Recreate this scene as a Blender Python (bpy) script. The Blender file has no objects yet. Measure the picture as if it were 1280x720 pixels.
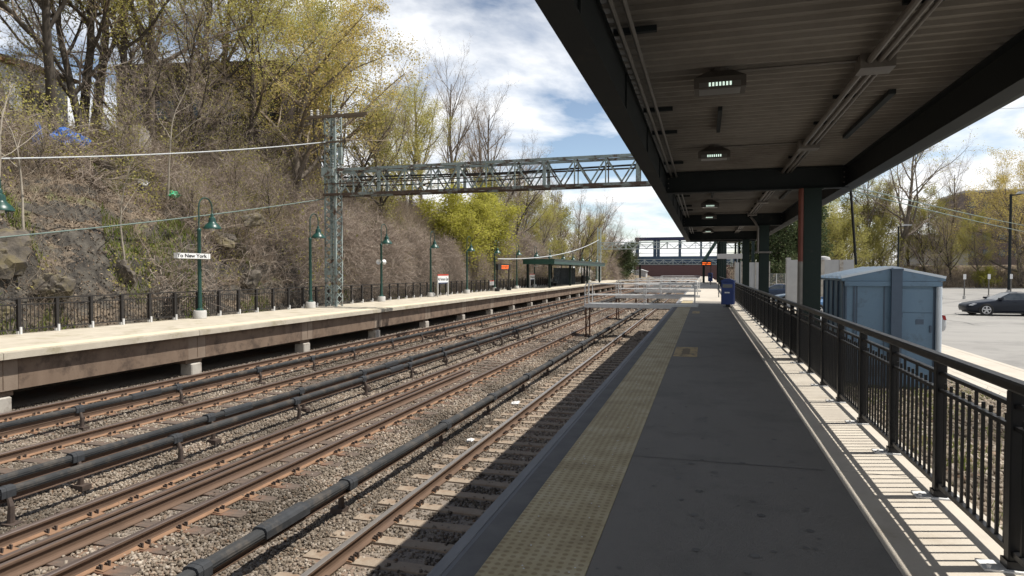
import bpy, bmesh, math, random
import numpy as np
from mathutils import Vector, noise, Matrix
R_ = math.radians
SC = bpy.context.scene
COL = SC.collection
rng = random.Random(7)
# ------------------------------------------------------------------ helpers
def tag(o, label=None, cat=None, group=None, kind=None):
    if label: o['label'] = label
    if cat: o['category'] = cat
    if group: o['group'] = group
    if kind: o['kind'] = kind
    return o
def empty(name, loc=(0, 0, 0), rz=0, label=None, cat=None, group=None):
    o = bpy.data.objects.new(name, None); COL.objects.link(o)
    o.empty_display_size = .2
    o.location = loc; o.rotation_euler = (0, 0, rz)
    return tag(o, label, cat, group)
def link(name, me, parent=None, loc=None):
    o = bpy.data.objects.new(name, me); COL.objects.link(o)
    if parent: o.parent = parent
    if loc is not None: o.location = loc
    return o
def kids(o): return [c for c in COL.objects if c.parent == o]
def copy_tree(o, parent=None, table=None):
    if table is None:
        table = {}
        for c in COL.objects:
            if c.parent: table.setdefault(c.parent.name, []).append(c)
    c = o.copy(); COL.objects.link(c)
    if parent: c.parent = parent
    for ch in table.get(o.name, []): copy_tree(ch, c, table)
    return c
class MB:
    """collects shapes, builds ONE mesh"""
    def __init__(s, o=(0, 0, 0)): s.v = []; s.f = []; s.m = []; s.o = o; s.mi = 0
    def add(s, vs, fs):
        n = len(s.v); ox, oy, oz = s.o
        s.v += [(x - ox, y - oy, z - oz) for x, y, z in vs]
        s.f += [tuple(i + n for i in f) for f in fs]; s.m += [s.mi] * len(fs)
        return s
    def box(s, x0, x1, y0, y1, z0, z1):
        return s.add([(x0, y0, z0), (x1, y0, z0), (x1, y1, z0), (x0, y1, z0), (x0, y0, z1), (x1, y0, z1), (x1, y1, z1), (x0, y1, z1)],
                     [(3, 2, 1, 0), (4, 5, 6, 7), (0, 1, 5, 4), (1, 2, 6, 5), (2, 3, 7, 6), (3, 0, 4, 7)])
    def cbox(s, x0, x1, y0, y1, z0, z1, c=.01):   # chamfered vertical edges and top
        pl = [(x0 + c, y0), (x1 - c, y0), (x1, y0 + c), (x1, y1 - c), (x1 - c, y1), (x0 + c, y1), (x0, y1 - c), (x0, y0 + c)]
        cx, cy = (x0 + x1) / 2, (y0 + y1) / 2
        vs = [(x, y, z0) for x, y in pl] + [(x, y, z1 - c) for x, y in pl]
        vs += [(x + (c if x < cx else -c), y + (c if y < cy else -c), z1) for x, y in pl]
        fs = [tuple(range(7, -1, -1)), tuple(range(16, 24))]
        for k in range(8):
            j = (k + 1) % 8
            fs += [(k, j, 8 + j, 8 + k), (8 + k, 8 + j, 16 + j, 16 + k)]
        return s.add(vs, fs)
    def bar(s, p, q, w, h=None, up=(0, 0, 1)):
        h = h or w; p = Vector(p); q = Vector(q); d = (q - p).normalized(); u = Vector(up)
        if abs(d.dot(u)) > .97: u = Vector((1, 0, 0))
        a = d.cross(u).normalized(); b = a.cross(d).normalized()
        vs = [tuple(e + a * (sx * w / 2) + b * (sy * h / 2)) for e in (p, q) for sx, sy in ((-1, -1), (1, -1), (1, 1), (-1, 1))]
        return s.add(vs, [(0, 1, 2, 3), (7, 6, 5, 4), (4, 5, 1, 0), (5, 6, 2, 1), (6, 7, 3, 2), (7, 4, 0, 3)])
    def tube(s, pts, r, n=8, caps=True):
        pts = [Vector(p) for p in pts]; m = len(pts)
        rs = r if isinstance(r, (list, tuple)) else [r] * m
        vs = []; pa = None
        for i, p in enumerate(pts):
            d = (pts[min(i + 1, m - 1)] - pts[max(i - 1, 0)]).normalized()
            if pa is None:
                u = Vector((0, 0, 1)) if abs(d.z) < .9 else Vector((1, 0, 0)); a = d.cross(u).normalized()
            else: a = (pa - d * pa.dot(d)).normalized()
            pa = a; b = d.cross(a)
            vs += [tuple(p + (a * math.cos(2 * math.pi * k / n) + b * math.sin(2 * math.pi * k / n)) * rs[i]) for k in range(n)]
        fs = [(i * n + k, i * n + (k + 1) % n, (i + 1) * n + (k + 1) % n, (i + 1) * n + k) for i in range(m - 1) for k in range(n)]
        if caps: fs += [tuple(range(n - 1, -1, -1)), tuple(range((m - 1) * n, m * n))]
        return s.add(vs, fs)
    def lathe(s, prof, c=(0, 0, 0), n=20, axis='z'):
        vs = []
        for r, z in prof:
            for k in range(n):
                a = 2 * math.pi * k / n; x, y = r * math.cos(a), r * math.sin(a)
                if axis == 'z': vs.append((c[0] + x, c[1] + y, c[2] + z))
                elif axis == 'y': vs.append((c[0] + x, c[1] + z, c[2] + y))
                else: vs.append((c[0] + z, c[1] + x, c[2] + y))
        m = len(prof)
        fs = [(i * n + k, i * n + (k + 1) % n, (i + 1) * n + (k + 1) % n, (i + 1) * n + k) for i in range(m - 1) for k in range(n)]
        fs += [tuple(range(n - 1, -1, -1)), tuple(range((m - 1) * n, m * n))]
        return s.add(vs, fs)
    def prism(s, poly, axis, a0, a1):   # poly in the two other axes, extruded along axis
        n = len(poly)
        def P(u, v, a): return (a, u, v) if axis == 'x' else (u, a, v) if axis == 'y' else (u, v, a)
        vs = [P(u, v, a0) for u, v in poly] + [P(u, v, a1) for u, v in poly]
        fs = [tuple(range(n)), tuple(range(2 * n - 1, n - 1, -1))] + [(k, n + k, n + (k + 1) % n, (k + 1) % n) for k in range(n)]
        return s.add(vs, fs)
    def build(s, name, mats, parent=None, smooth=False, fix=True, bevel=0):
        me = bpy.data.meshes.new(name); me.from_pydata(s.v, [], s.f)
        for m in (mats if isinstance(mats, (list, tuple)) else [mats]): me.materials.append(m)
        if any(s.m): me.polygons.foreach_set('material_index', s.m)
        if fix or bevel:
            bm = bmesh.new(); bm.from_mesh(me); bmesh.ops.recalc_face_normals(bm, faces=bm.faces)
            bm.to_mesh(me); bm.free()
        if smooth: me.polygons.foreach_set('use_smooth', [True] * len(me.polygons))
        me.update()
        o = link(name, me, parent, None if parent else s.o)
        if smooth == 'auto':
            me.set_sharp_from_angle(angle=R_(38))
        return o
def np_mesh(name, V, F, mats, mi=None, smooth=False):
    me = bpy.data.meshes.new(name)
    V = np.asarray(V, dtype=np.float32); F = np.asarray(F, dtype=np.int32); k = F.shape[1]
    me.vertices.add(len(V)); me.vertices.foreach_set('co', V.ravel())
    me.loops.add(F.size); me.loops.foreach_set('vertex_index', F.ravel())
    me.polygons.add(len(F)); me.polygons.foreach_set('loop_start', np.arange(0, F.size, k, dtype=np.int32))
    for m in (mats if isinstance(mats, (list, tuple)) else [mats]): me.materials.append(m)
    if mi is not None: me.polygons.foreach_set('material_index', np.asarray(mi, dtype=np.int32))
    if smooth: me.polygons.foreach_set('use_smooth', np.ones(len(F), dtype=bool))
    me.update(calc_edges=True); me.validate()
    return me
# ------------------------------------------------------------------ materials
def ntree(name):
    m = bpy.data.materials.new(name); m.use_nodes = True
    nt = m.node_tree; b = nt.nodes['Principled BSDF']
    return m, nt, b, nt.nodes.new, nt.links.new
def ramp(nt, stops):
    r = nt.nodes.new('ShaderNodeValToRGB'); e = r.color_ramp.elements
    while len(e) < len(stops): e.new(.5)
    for x, (p, c) in zip(e, stops): x.position = p; x.color = (*c, 1)
    return r
def mat(name, c1, c2=None, scale=4, rough=.8, bump=.0, bscale=40, metal=0, spec=.4, third=None, detail=5, stretch=None, rvar=.1, dirt=None):
    m, nt, b, N, L = ntree(name)
    c2 = c2 or tuple(x * .75 for x in c1)
    tc = N('ShaderNodeTexCoord'); vec = tc.outputs['Object']
    if stretch:
        mp = N('ShaderNodeMapping'); mp.inputs['Scale'].default_value = stretch; L(vec, mp.inputs['Vector']); vec = mp.outputs[0]
    n = N('ShaderNodeTexNoise'); n.inputs['Scale'].default_value = scale; n.inputs['Detail'].default_value = detail; n.inputs['Roughness'].default_value = .62
    L(vec, n.inputs['Vector'])
    st = [(.32, c1), (.68, c2)] if not third else [(.3, c1), (.52, c2), (.72, third)]
    r = ramp(nt, st); L(n.outputs['Fac'], r.inputs[0]); colo = r.outputs[0]
    if dirt:
        n3 = N('ShaderNodeTexNoise'); n3.inputs['Scale'].default_value = dirt[1]; n3.inputs['Detail'].default_value = 6; n3.inputs['Roughness'].default_value = .7
        L(tc.outputs['Object'], n3.inputs['Vector'])
        rr = ramp(nt, [(dirt[2], (0, 0, 0)), (dirt[3], (1, 1, 1))]); L(n3.outputs['Fac'], rr.inputs[0])
        mx = N('ShaderNodeMix'); mx.data_type = 'RGBA'; L(rr.outputs[0], mx.inputs[0]); L(colo, mx.inputs[6]); mx.inputs[7].default_value = (*dirt[0], 1); colo = mx.outputs[2]
    L(colo, b.inputs['Base Color'])
    b.inputs['Metallic'].default_value = metal; b.inputs['Specular IOR Level'].default_value = spec
    mr = N('ShaderNodeMapRange'); L(n.outputs['Fac'], mr.inputs[0]); mr.inputs[3].default_value = max(.05, rough - rvar); mr.inputs[4].default_value = min(1, rough + rvar)
    L(mr.outputs[0], b.inputs['Roughness'])
    if bump:
        n2 = N('ShaderNodeTexNoise'); n2.inputs['Scale'].default_value = bscale; n2.inputs['Detail'].default_value = 4; L(vec, n2.inputs['Vector'])
        bp = N('ShaderNodeBump'); bp.inputs['Strength'].default_value = bump; bp.inputs['Distance'].default_value = .02
        L(n2.outputs['Fac'], bp.inputs['Height']); L(bp.outputs[0], b.inputs['Normal'])
    return m
def island_mat(name, cols, rough=.9, trans=0, spec=.2, big=None):
    """colour picked at random for each loose piece (stone, leaf, twig)"""
    m, nt, b, N, L = ntree(name)
    g = N('ShaderNodeNewGeometry'); k = len(cols)
    r = ramp(nt, [(i / max(1, k - 1), c) for i, c in enumerate(cols)]); L(g.outputs['Random Per Island'], r.inputs[0])
    col = r.outputs[0]
    if big:
        tc = N('ShaderNodeTexCoord'); n = N('ShaderNodeTexNoise'); n.inputs['Scale'].default_value = big[0]; n.inputs['Detail'].default_value = 3; L(tc.outputs['Object'], n.inputs['Vector'])
        rr = ramp(nt, [(.38, (big[1],) * 3), (.62, (big[2],) * 3)]); L(n.outputs['Fac'], rr.inputs[0])
        mx = N('ShaderNodeMix'); mx.data_type = 'RGBA'; mx.blend_type = 'MULTIPLY'; mx.inputs[0].default_value = 1
        L(col, mx.inputs[6]); L(rr.outputs[0], mx.inputs[7]); col = mx.outputs[2]
    L(col, b.inputs['Base Color']); b.inputs['Roughness'].default_value = rough; b.inputs['Specular IOR Level'].default_value = spec
    if trans:
        t = N('ShaderNodeBsdfTranslucent'); L(col, t.inputs['Color']); ms = N('ShaderNodeMixShader'); ms.inputs[0].default_value = trans
        L(b.outputs[0], ms.inputs[1]); L(t.outputs[0], ms.inputs[2]); L(ms.outputs[0], nt.nodes['Material Output'].inputs['Surface'])
    return m
def emit(name, c, s):
    m, nt, b, N, L = ntree(name)
    b.inputs['Base Color'].default_value = (*c, 1); b.inputs['Emission Color'].default_value = (*c, 1); b.inputs['Emission Strength'].default_value = s
    return m
M = {}
M['asphalt'] = mat('platform_asphalt', (.160, .149, .134), (.192, .180, .163), scale=1.1, rough=.85, bump=.35, bscale=170, detail=9, dirt=((.135, .127, .115), .9, .50, .68), stretch=(1, .35, 1))
M['concrete'] = mat('concrete_pale', (.45, .405, .345), (.54, .495, .42), scale=2.2, rough=.9, bump=.2, bscale=60, dirt=((.36, .31, .25), 1.1, .52, .72))
M['concrete_far'] = mat('concrete_far_platform', (.42, .375, .30), (.52, .47, .385), scale=1.4, rough=.9, bump=.25, bscale=40, detail=9, dirt=((.30, .26, .17), 1.1, .52, .70))
M['concrete_edge'] = mat('concrete_dark_edge', (.10, .10, .102), (.15, .148, .145), scale=3, rough=.9, bump=.3, bscale=90)
M['girder_end'] = mat('girder_end_concrete', (.20, .15, .112), (.25, .195, .15), scale=2, rough=.9, bump=.2, bscale=30)
M['girder'] = mat('girder_concrete', (.150, .104, .074), (.205, .148, .108), scale=1.2, rough=.92, bump=.2, bscale=30, detail=9, stretch=(2, 2, .35), dirt=((.085, .06, .045), 1.6, .48, .66))
M['pier'] = mat('pier_concrete', (.38, .35, .31), (.46, .43, .38), scale=3, rough=.9, bump=.3, bscale=30, dirt=((.2, .17, .14), 2.5, .5, .7))
M['edgeboard'] = mat('edge_board', (.15, .155, .165), (.21, .215, .225), scale=6, rough=.7, bump=.2, bscale=50, stretch=(1, .2, 1))
M['canopy'] = mat('canopy_dark_green', (.014, .018, .020), (.020, .025, .027), scale=2, rough=.7, spec=.2, dirt=((.05, .045, .04), 1.5, .6, .8))
M['flange'] = mat('column_green', (.007, .016, .0145), (.010, .021, .019), scale=2, rough=.6, spec=.25, dirt=((.04, .04, .036), 2.5, .6, .8))
M['deckmetal'] = mat('roof_deck_tan', (.165, .155, .14), (.215, .203, .184), scale=.9, rough=.7, dirt=((.10, .088, .075), .5, .45, .75))
M['conduit'] = mat('conduit_grey', (.12, .113, .105), (.165, .157, .146), scale=5, rough=.5, metal=.3)
M['black'] = mat('black_rail_paint', (.004, .004, .0045), (.007, .007, .008), scale=6, rough=.45, spec=.3, rvar=.12)
M['blackfar'] = mat('black_fence_paint', (.018, .016, .015), (.03, .026, .024), scale=6, rough=.6)
M['zinc'] = mat('base_plate_white', (.55, .55, .55), (.68, .68, .67), scale=8, rough=.6)
M['alu'] = mat('aluminium', (.52, .52, .51), (.62, .62, .61), scale=3, rough=.45, metal=.15, dirt=((.2, .17, .14), 3, .58, .75))
M['rustleg'] = mat('rust_leg', (.075, .036, .022), (.13, .062, .036), scale=6, rough=.9)
M['rail'] = mat('rail_rust', (.085, .054, .037), (.135, .086, .058), scale=3.0, rough=.85, bump=.15, bscale=30, third=(.115, .078, .062), stretch=(1, .3, 1))
M['railtop'] = mat('rail_head_worn', (.30, .27, .25), (.40, .37, .345), scale=4, rough=.38, metal=.7, stretch=(1, .1, 1))
M['railtop2'] = mat('rail_head_dull', (.10, .078, .07), (.15, .115, .10), scale=4, rough=.5, metal=.3, stretch=(1, .1, 1))
M['tie'] = mat('sleeper_wood', (.085, .066, .054), (.15, .112, .088), scale=5, rough=.95, bump=.6, bscale=30, stretch=(.3, 2.5, 1), dirt=((.22, .12, .075), 1.7, .52, .7))
M['tieconc'] = mat('sleeper_concrete', (.25, .20, .15), (.34, .28, .215), scale=4, rough=.95, bump=.3, bscale=40, dirt=((.22, .15, .10), 2.2, .48, .68))
M['plate'] = mat('tie_plate_rust', (.20, .118, .070), (.28, .165, .10), scale=5, rough=.9, bump=.3, bscale=40)
M['clip'] = mat('clip_dark', (.05, .038, .032), (.085, .06, .048), scale=12, rough=.8)
M['cover'] = mat('third_rail_cover', (.030, .032, .034), (.052, .053, .054), scale=3.5, rough=.85, rvar=.12, spec=.25, bump=.3, bscale=25, detail=8, dirt=((.11, .095, .08), 2.6, .50, .72), stretch=(1, .35, 1))
M['boot'] = mat('insulator_boot', (.026, .029, .033), (.044, .047, .052), scale=6, rough=.7, dirt=((.09, .08, .07), 4, .55, .75))
M['ballast'] = mat('ballast_base', (.15, .125, .105), (.24, .205, .17), scale=22, rough=1, bump=1, bscale=28, third=(.10, .08, .066), dirt=((.21, .125, .08), .45, .5, .68))
M['stone'] = island_mat('ballast_stone', [(.10, .08, .06), (.26, .215, .165), (.16, .13, .10), (.34, .29, .235), (.13, .10, .075), (.22, .18, .14), (.42, .37, .31), (.21, .135, .085)], big=(.45, .48, 1.12))
M['dirt'] = mat('dirt_ground', (.16, .12, .085), (.24, .185, .135), scale=1.4, rough=1, bump=.6, bscale=12, third=(.13, .135, .06))
M['lot'] = mat('parking_asphalt', (.26, .25, .235), (.31, .30, .28), scale=.5, rough=.95, bump=.2, bscale=70, detail=9, dirt=((.185, .18, .17), .35, .48, .66), stretch=(.3, 1.4, 1))
M['sidewalk'] = mat('sidewalk_concrete', (.46, .415, .35), (.54, .49, .42), scale=1.5, rough=.9, bump=.2, bscale=40)
M['weedgrav'] = mat('verge_gravel', (.20, .175, .14), (.29, .255, .21), scale=9, rough=1, bump=.8, bscale=30, third=(.16, .13, .10))
M['green'] = mat('lamp_green', (.010, .050, .040), (.015, .065, .052), scale=3, rough=.35, spec=.5)
M['lampin'] = mat('lamp_inner', (.55, .55, .52), rough=.5)
M['glasslamp'] = mat('lamp_globe', (.6, .6, .57), rough=.3)
M['footing'] = mat('footing_concrete', (.44, .43, .41), (.54, .53, .50), scale=6, rough=.9)
M['steelgreen'] = mat('gantry_paint', (.20, .25, .24), (.30, .35, .335), scale=2.2, rough=.8, dirt=((.10, .06, .04), 1.7, .50, .62))
M['steelpale'] = mat('gantry_pale', (.46, .52, .50), (.54, .60, .58), scale=2, rough=.7, dirt=((.25, .2, .15), 1.5, .58, .7))
M['steelrust'] = mat('gantry_rust', (.065, .045, .034), (.10, .068, .05), scale=3, rough=.9, dirt=((.22, .25, .235), 1.1, .50, .58))
M['timber'] = mat('old_timber', (.11, .085, .06), (.18, .14, .10), scale=6, rough=.9, stretch=(.4, 3, 3))
M['white'] = mat('sign_white', (.78, .78, .77), (.72, .72, .71), scale=2, rough=.5)
M['red'] = mat('sign_red', (.55, .045, .02), (.48, .04, .02), rough=.5)
M['navy'] = mat('sign_blue', (.03, .06, .16), rough=.5)
M['ink'] = mat('sign_ink', (.015, .015, .018), rough=.6)
M['led'] = emit('led_orange', (1.0, .15, .012), 1.5)
M['prism'] = emit('lamp_prism', (.75, .95, .82), .7)
M['wire'] = mat('feeder_wire', (.42, .44, .45), (.52, .54, .55), rough=.5)
M['wiregreen'] = mat('line_wire', (.13, .18, .165), (.17, .22, .20), rough=.7)
M['blackwire'] = mat('black_cable', (.012, .012, .012), rough=.6)
M['boxblue'] = mat('shed_blue', (.105, .185, .275), (.135, .22, .31), scale=1.2, rough=.5, detail=8, dirt=((.075, .115, .16), 2.4, .54, .74))
M['boxroof'] = mat('shed_roof', (.50, .56, .62), (.56, .62, .68), scale=1.5, rough=.4, metal=.3)
M['boxdark'] = mat('shed_trim', (.05, .08, .125), (.07, .105, .155), rough=.5)
M['binblue'] = mat('bin_blue', (.012, .035, .16), (.018, .045, .20), scale=2, rough=.4)
M['rock'] = mat('rock_dark', (.050, .044, .038), (.13, .112, .092), scale=2.6, rough=.95, bump=1, bscale=14, third=(.075, .064, .05), detail=10, dirt=((.15, .125, .07), 1.4, .48, .62))
M['bark'] = mat('bark_grey', (.10, .082, .065), (.17, .14, .11), scale=5, rough=.95, bump=.6, bscale=25, stretch=(2, 2, .4))
M['barkdark'] = mat('bark_dark', (.045, .036, .028), (.085, .07, .054), scale=5, rough=.95, bump=.6, bscale=25, stretch=(2, 2, .4))
M['barkpale'] = mat('bark_pale', (.26, .225, .18), (.36, .32, .26), scale=5, rough=.9)
M['twig'] = island_mat('twig_brown', [(.17, .135, .105), (.36, .295, .225), (.25, .19, .14), (.45, .385, .30)])
M['twigred'] = island_mat('twig_reddish', [(.21, .165, .135), (.38, .315, .26), (.29, .23, .19), (.47, .41, .345)])
M['leaflime'] = island_mat('leaf_lime', [(.36, .36, .06), (.50, .47, .10), (.41, .41, .075), (.56, .51, .15)], trans=.5, big=(.5, .75, 1.1))
M['leafgold'] = island_mat('leaf_gold', [(.50, .41, .12), (.62, .50, .19), (.54, .47, .13), (.64, .48, .24)], trans=.5, big=(.35, .8, 1.1))
M['leafyel'] = island_mat('leaf_yellow_green', [(.40, .38, .10), (.52, .47, .15), (.45, .44, .11), (.56, .49, .18)], trans=.5, big=(.4, .8, 1.1))
M['leafolive'] = island_mat('leaf_olive', [(.28, .27, .085), (.40, .37, .12), (.34, .33, .09), (.44, .38, .16)], trans=.45, big=(.5, .75, 1.1))
M['leafdark'] = island_mat('leaf_dark_green', [(.045, .065, .03), (.075, .10, .04), (.10, .115, .05)], trans=.2)
M['grass'] = island_mat('grass_blade', [(.14, .19, .035), (.22, .27, .055), (.27, .26, .10), (.11, .16, .035)], trans=.35)
M['blossom'] = island_mat('blossom_white', [(.62, .58, .54), (.75, .72, .68), (.55, .5, .45)], trans=.2)
M['deadleaf'] = island_mat('dead_leaf', [(.13, .092, .064), (.22, .165, .118), (.07, .053, .04), (.33, .265, .20), (.11, .08, .056), (.17, .118, .078), (.05, .04, .032)])
M['housewhite'] = mat('house_siding', (.78, .78, .77), (.82, .82, .81), scale=2, rough=.7)
M['houseroof'] = mat('house_roof', (.20, .12, .06), (.27, .17, .09), scale=3, rough=.9)
M['darkwall'] = mat('dark_wall', (.060, .046, .040), (.085, .066, .057), scale=2, rough=.9)
M['brick'] = mat('brick_red', (.095, .056, .056), (.125, .072, .070), scale=3, rough=.9)
M['brickgrey'] = mat('brick_brown', (.125, .098, .092), (.16, .128, .12), scale=2, rough=.9)
M['greywall'] = mat('grey_block', (.36, .36, .36), (.43, .43, .425), scale=1.5, rough=.9)
M['windowglass'] = mat('window_glass', (.04, .05, .06), (.07, .08, .09), rough=.12, spec=.6)
M['roofgrey'] = mat('flat_roof', (.45, .45, .45), rough=.9)
M['overblue'] = mat('overpass_paint', (.04, .075, .125), (.06, .10, .155), scale=.4, rough=.6)
M['overroof'] = mat('overpass_roof', (.03, .035, .09), (.04, .045, .11), scale=.4, rough=.6)
M['tyre'] = mat('tyre_rubber', (.018, .018, .018), rough=.8)
M['rim'] = mat('alloy_rim', (.45, .45, .46), (.55, .55, .56), rough=.35, metal=.6)
M['trim'] = mat('black_trim', (.015, .015, .016), rough=.5)
M['headlamp'] = mat('headlamp_lens', (.5, .52, .55), rough=.15)
M['taillamp'] = mat('tail_lamp', (.30, .012, .012), rough=.2)
M['tarp'] = mat('blue_tarp', (.03, .11, .42), (.06, .18, .55), scale=3, rough=.5)
M['bagwhite'] = mat('plastic_white', (.72, .72, .72), (.6, .6, .6), scale=5, rough=.5)
M['baggreen'] = mat('plastic_green', (.04, .42, .19), (.06, .5, .24), scale=4, rough=.45)
M['cone'] = mat('cone_orange', (.75, .10, .02), rough=.5)
M['tan'] = mat('worn_patch', (.40, .29, .14), (.48, .36, .19), scale=5, rough=.85, dirt=((.12, .11, .09), 6, .5, .6))
M['ochre'] = mat('worn_mark', (.16, .12, .07), (.21, .16, .10), scale=8, rough=.85)
M['redbrown'] = mat('conduit_red', (.13, .035, .022), rough=.6)
def paint(name, c): 
    m = mat(name, c, tuple(x * .9 for x in c), scale=1, rough=.38, spec=.25)
    m.node_tree.nodes['Principled BSDF'].inputs['Coat Weight'].default_value = .1
    m.node_tree.nodes['Principled BSDF'].inputs['Coat Roughness'].default_value = .06
    return m
# tactile paving: rows of truncated domes
def tactile():
    m, nt, b, N, L = ntree('tactile_yellow')
    tc = N('ShaderNodeTexCoord'); sx = N('ShaderNodeSeparateXYZ'); L(tc.outputs['Object'], sx.inputs[0])
    def fr(o):
        a = N('ShaderNodeMath'); a.operation = 'MULTIPLY'; a.inputs[1].default_value = 1 / .0605; L(o, a.inputs[0])
        c = N('ShaderNodeMath'); c.operation = 'FRACT'; L(a.outputs[0], c.inputs[0])
        d = N('ShaderNodeMath'); d.operation = 'SUBTRACT'; d.inputs[1].default_value = .5; L(c.outputs[0], d.inputs[0]); return d.outputs[0]
    cb = N('ShaderNodeCombineXYZ'); L(fr(sx.outputs[0]), cb.inputs[0]); L(fr(sx.outputs[1]), cb.inputs[1])
    ln = N('ShaderNodeVectorMath'); ln.operation = 'LENGTH'; L(cb.outputs[0], ln.inputs[0])
    mr = N('ShaderNodeMapRange'); mr.inputs[1].default_value = .36; mr.inputs[2].default_value = .22; mr.interpolation_type = 'SMOOTHSTEP'; L(ln.outputs['Value'], mr.inputs[0])
    n = N('ShaderNodeTexNoise'); n.inputs['Scale'].default_value = 2.2; n.inputs['Detail'].default_value = 7; n.inputs['Roughness'].default_value = .65; L(tc.outputs['Object'], n.inputs['Vector'])
    r = ramp(nt, [(.32, (.30, .24, .135)), (.5, (.41, .34, .20)), (.68, (.48, .415, .275))]); L(n.outputs['Fac'], r.inputs[0])
    mx = N('ShaderNodeMix'); mx.data_type = 'RGBA'; mx.blend_type = 'MULTIPLY'; L(r.outputs[0], mx.inputs[6]); mx.inputs[7].default_value = (.62, .55, .46, 1)
    mm = N('ShaderNodeMath'); mm.operation = 'MULTIPLY'; mm.inputs[1].default_value = .75; L(mr.outputs[0], mm.inputs[0]); L(mm.outputs[0], mx.inputs[0])
    L(mx.outputs[2], b.inputs['Base Color']); b.inputs['Roughness'].default_value = .75
    bp = N('ShaderNodeBump'); bp.inputs['Strength'].default_value = .8; bp.inputs['Distance'].default_value = .006; L(mr.outputs[0], bp.inputs['Height']); L(bp.outputs[0], b.inputs['Normal'])
    return m
M['tactile'] = tactile()
def hillmat():
    m, nt, b, N, L = ntree('hillside_litter')
    tc = N('ShaderNodeTexCoord'); O = tc.outputs['Object']
    def nz(s, d=6, ro=.65):
        n = N('ShaderNodeTexNoise'); n.inputs['Scale'].default_value = s; n.inputs['Detail'].default_value = d; n.inputs['Roughness'].default_value = ro; L(O, n.inputs['Vector']); return n.outputs['Fac']
    r1 = ramp(nt, [(.28, (.07, .055, .042)), (.45, (.155, .122, .09)), (.58, (.23, .182, .135)), (.72, (.11, .086, .065))]); L(nz(5, 9, .75), r1.inputs[0])
    r2 = ramp(nt, [(.56, (0, 0, 0)), (.68, (1, 1, 1))]); L(nz(.55), r2.inputs[0])
    mx = N('ShaderNodeMix'); mx.data_type = 'RGBA'; L(r2.outputs[0], mx.inputs[0]); L(r1.outputs[0], mx.inputs[6])
    r3 = ramp(nt, [(.3, (.07, .095, .025)), (.7, (.19, .20, .07))]); L(nz(9), r3.inputs[0]); L(r3.outputs[0], mx.inputs[7])
    g = N('ShaderNodeNewGeometry'); sz = N('ShaderNodeSeparateXYZ'); L(g.outputs['True Normal'], sz.inputs[0])
    r4 = ramp(nt, [(.46, (1, 1, 1)), (.64, (0, 0, 0))]); L(sz.outputs[2], r4.inputs[0])
    r5 = ramp(nt, [(.35, (.035, .032, .03)), (.65, (.13, .118, .10))]); L(nz(2.2, 9), r5.inputs[0])
    m2 = N('ShaderNodeMix'); m2.data_type = 'RGBA'; L(r4.outputs[0], m2.inputs[0]); L(mx.outputs[2], m2.inputs[6]); L(r5.outputs[0], m2.inputs[7])
    L(m2.outputs[2], b.inputs['Base Color']); b.inputs['Roughness'].default_value = 1; b.inputs['Specular IOR Level'].default_value = .1
    bp = N('ShaderNodeBump'); bp.inputs['Strength'].default_value = .9; bp.inputs['Distance'].default_value = .08; L(nz(7, 8, .7), bp.inputs['Height']); L(bp.outputs[0], b.inputs['Normal'])
    return m
M['hill'] = hillmat()
# ------------------------------------------------------------------ camera, light, sky
CAMP = (0, 0, 1.76); YAW = R_(16.569); PIT = R_(1.485)
cam = bpy.data.cameras.new('camera'); co = bpy.data.objects.new('camera', cam); COL.objects.link(co)
co.location = CAMP; co.rotation_euler = (R_(90) - PIT, 0, YAW)
cam.sensor_width = 36; cam.lens = 810 / 1280 * 36; cam.clip_start = .05; cam.clip_end = 3000
SC.camera = co
SUND = Vector((.96 * math.cos(R_(62.5)), .285 * math.cos(R_(62.5)), math.sin(R_(62.5)))).normalized()
sl = bpy.data.lights.new('sun', 'SUN'); so = bpy.data.objects.new('sun', sl); COL.objects.link(so)
sl.energy = 5.0; sl.angle = R_(.53); sl.color = (1, .95, .87)
so.rotation_euler = (-SUND).to_track_quat('-Z', 'Y').to_euler(); so.location = (30, 10, 60)
W = bpy.data.worlds.new('World'); SC.world = W; W.use_nodes = True
nt = W.node_tree; N = nt.nodes.new; L = nt.links.new; bg = nt.nodes['Background']
sky = N('ShaderNodeTexSky'); sky.sky_type = 'NISHITA'; sky.sun_disc = False; sky.sun_elevation = R_(62.5); sky.sun_rotation = math.atan2(SUND.x, SUND.y)
sky.air_density = 1.0; sky.dust_density = .6; sky.ozone_density = 1.5
tc = N('ShaderNodeTexCoord'); sp = N('ShaderNodeSeparateXYZ'); L(tc.outputs['Generated'], sp.inputs[0])
za = N('ShaderNodeMath'); za.operation = 'ADD'; za.inputs[1].default_value = .14; L(sp.outputs[2], za.inputs[0])
zm = N('ShaderNodeMath'); zm.operation = 'MAXIMUM'; zm.inputs[1].default_value = .03; L(za.outputs[0], zm.inputs[0])
def dv(o):
    d = N('ShaderNodeMath'); d.operation = 'DIVIDE'; L(o, d.inputs[0]); L(zm.outputs[0], d.inputs[1]); return d.outputs[0]
cb = N('ShaderNodeCombineXYZ'); L(dv(sp.outputs[0]), cb.inputs[0]); L(dv(sp.outputs[1]), cb.inputs[1]); cb.inputs[2].default_value = 3.3
def wn(scale, det, rough, off=0):
    mp = N('ShaderNodeMapping'); mp.inputs['Location'].default_value = (off, off * .7, off * .3); L(cb.outputs[0], mp.inputs[0])
    n = N('ShaderNodeTexNoise'); n.inputs['Scale'].default_value = scale; n.inputs['Detail'].default_value = det; n.inputs['Roughness'].default_value = rough; n.inputs['Distortion'].default_value = .25; L(mp.outputs[0], n.inputs['Vector']); return n.outputs['Fac']
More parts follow.
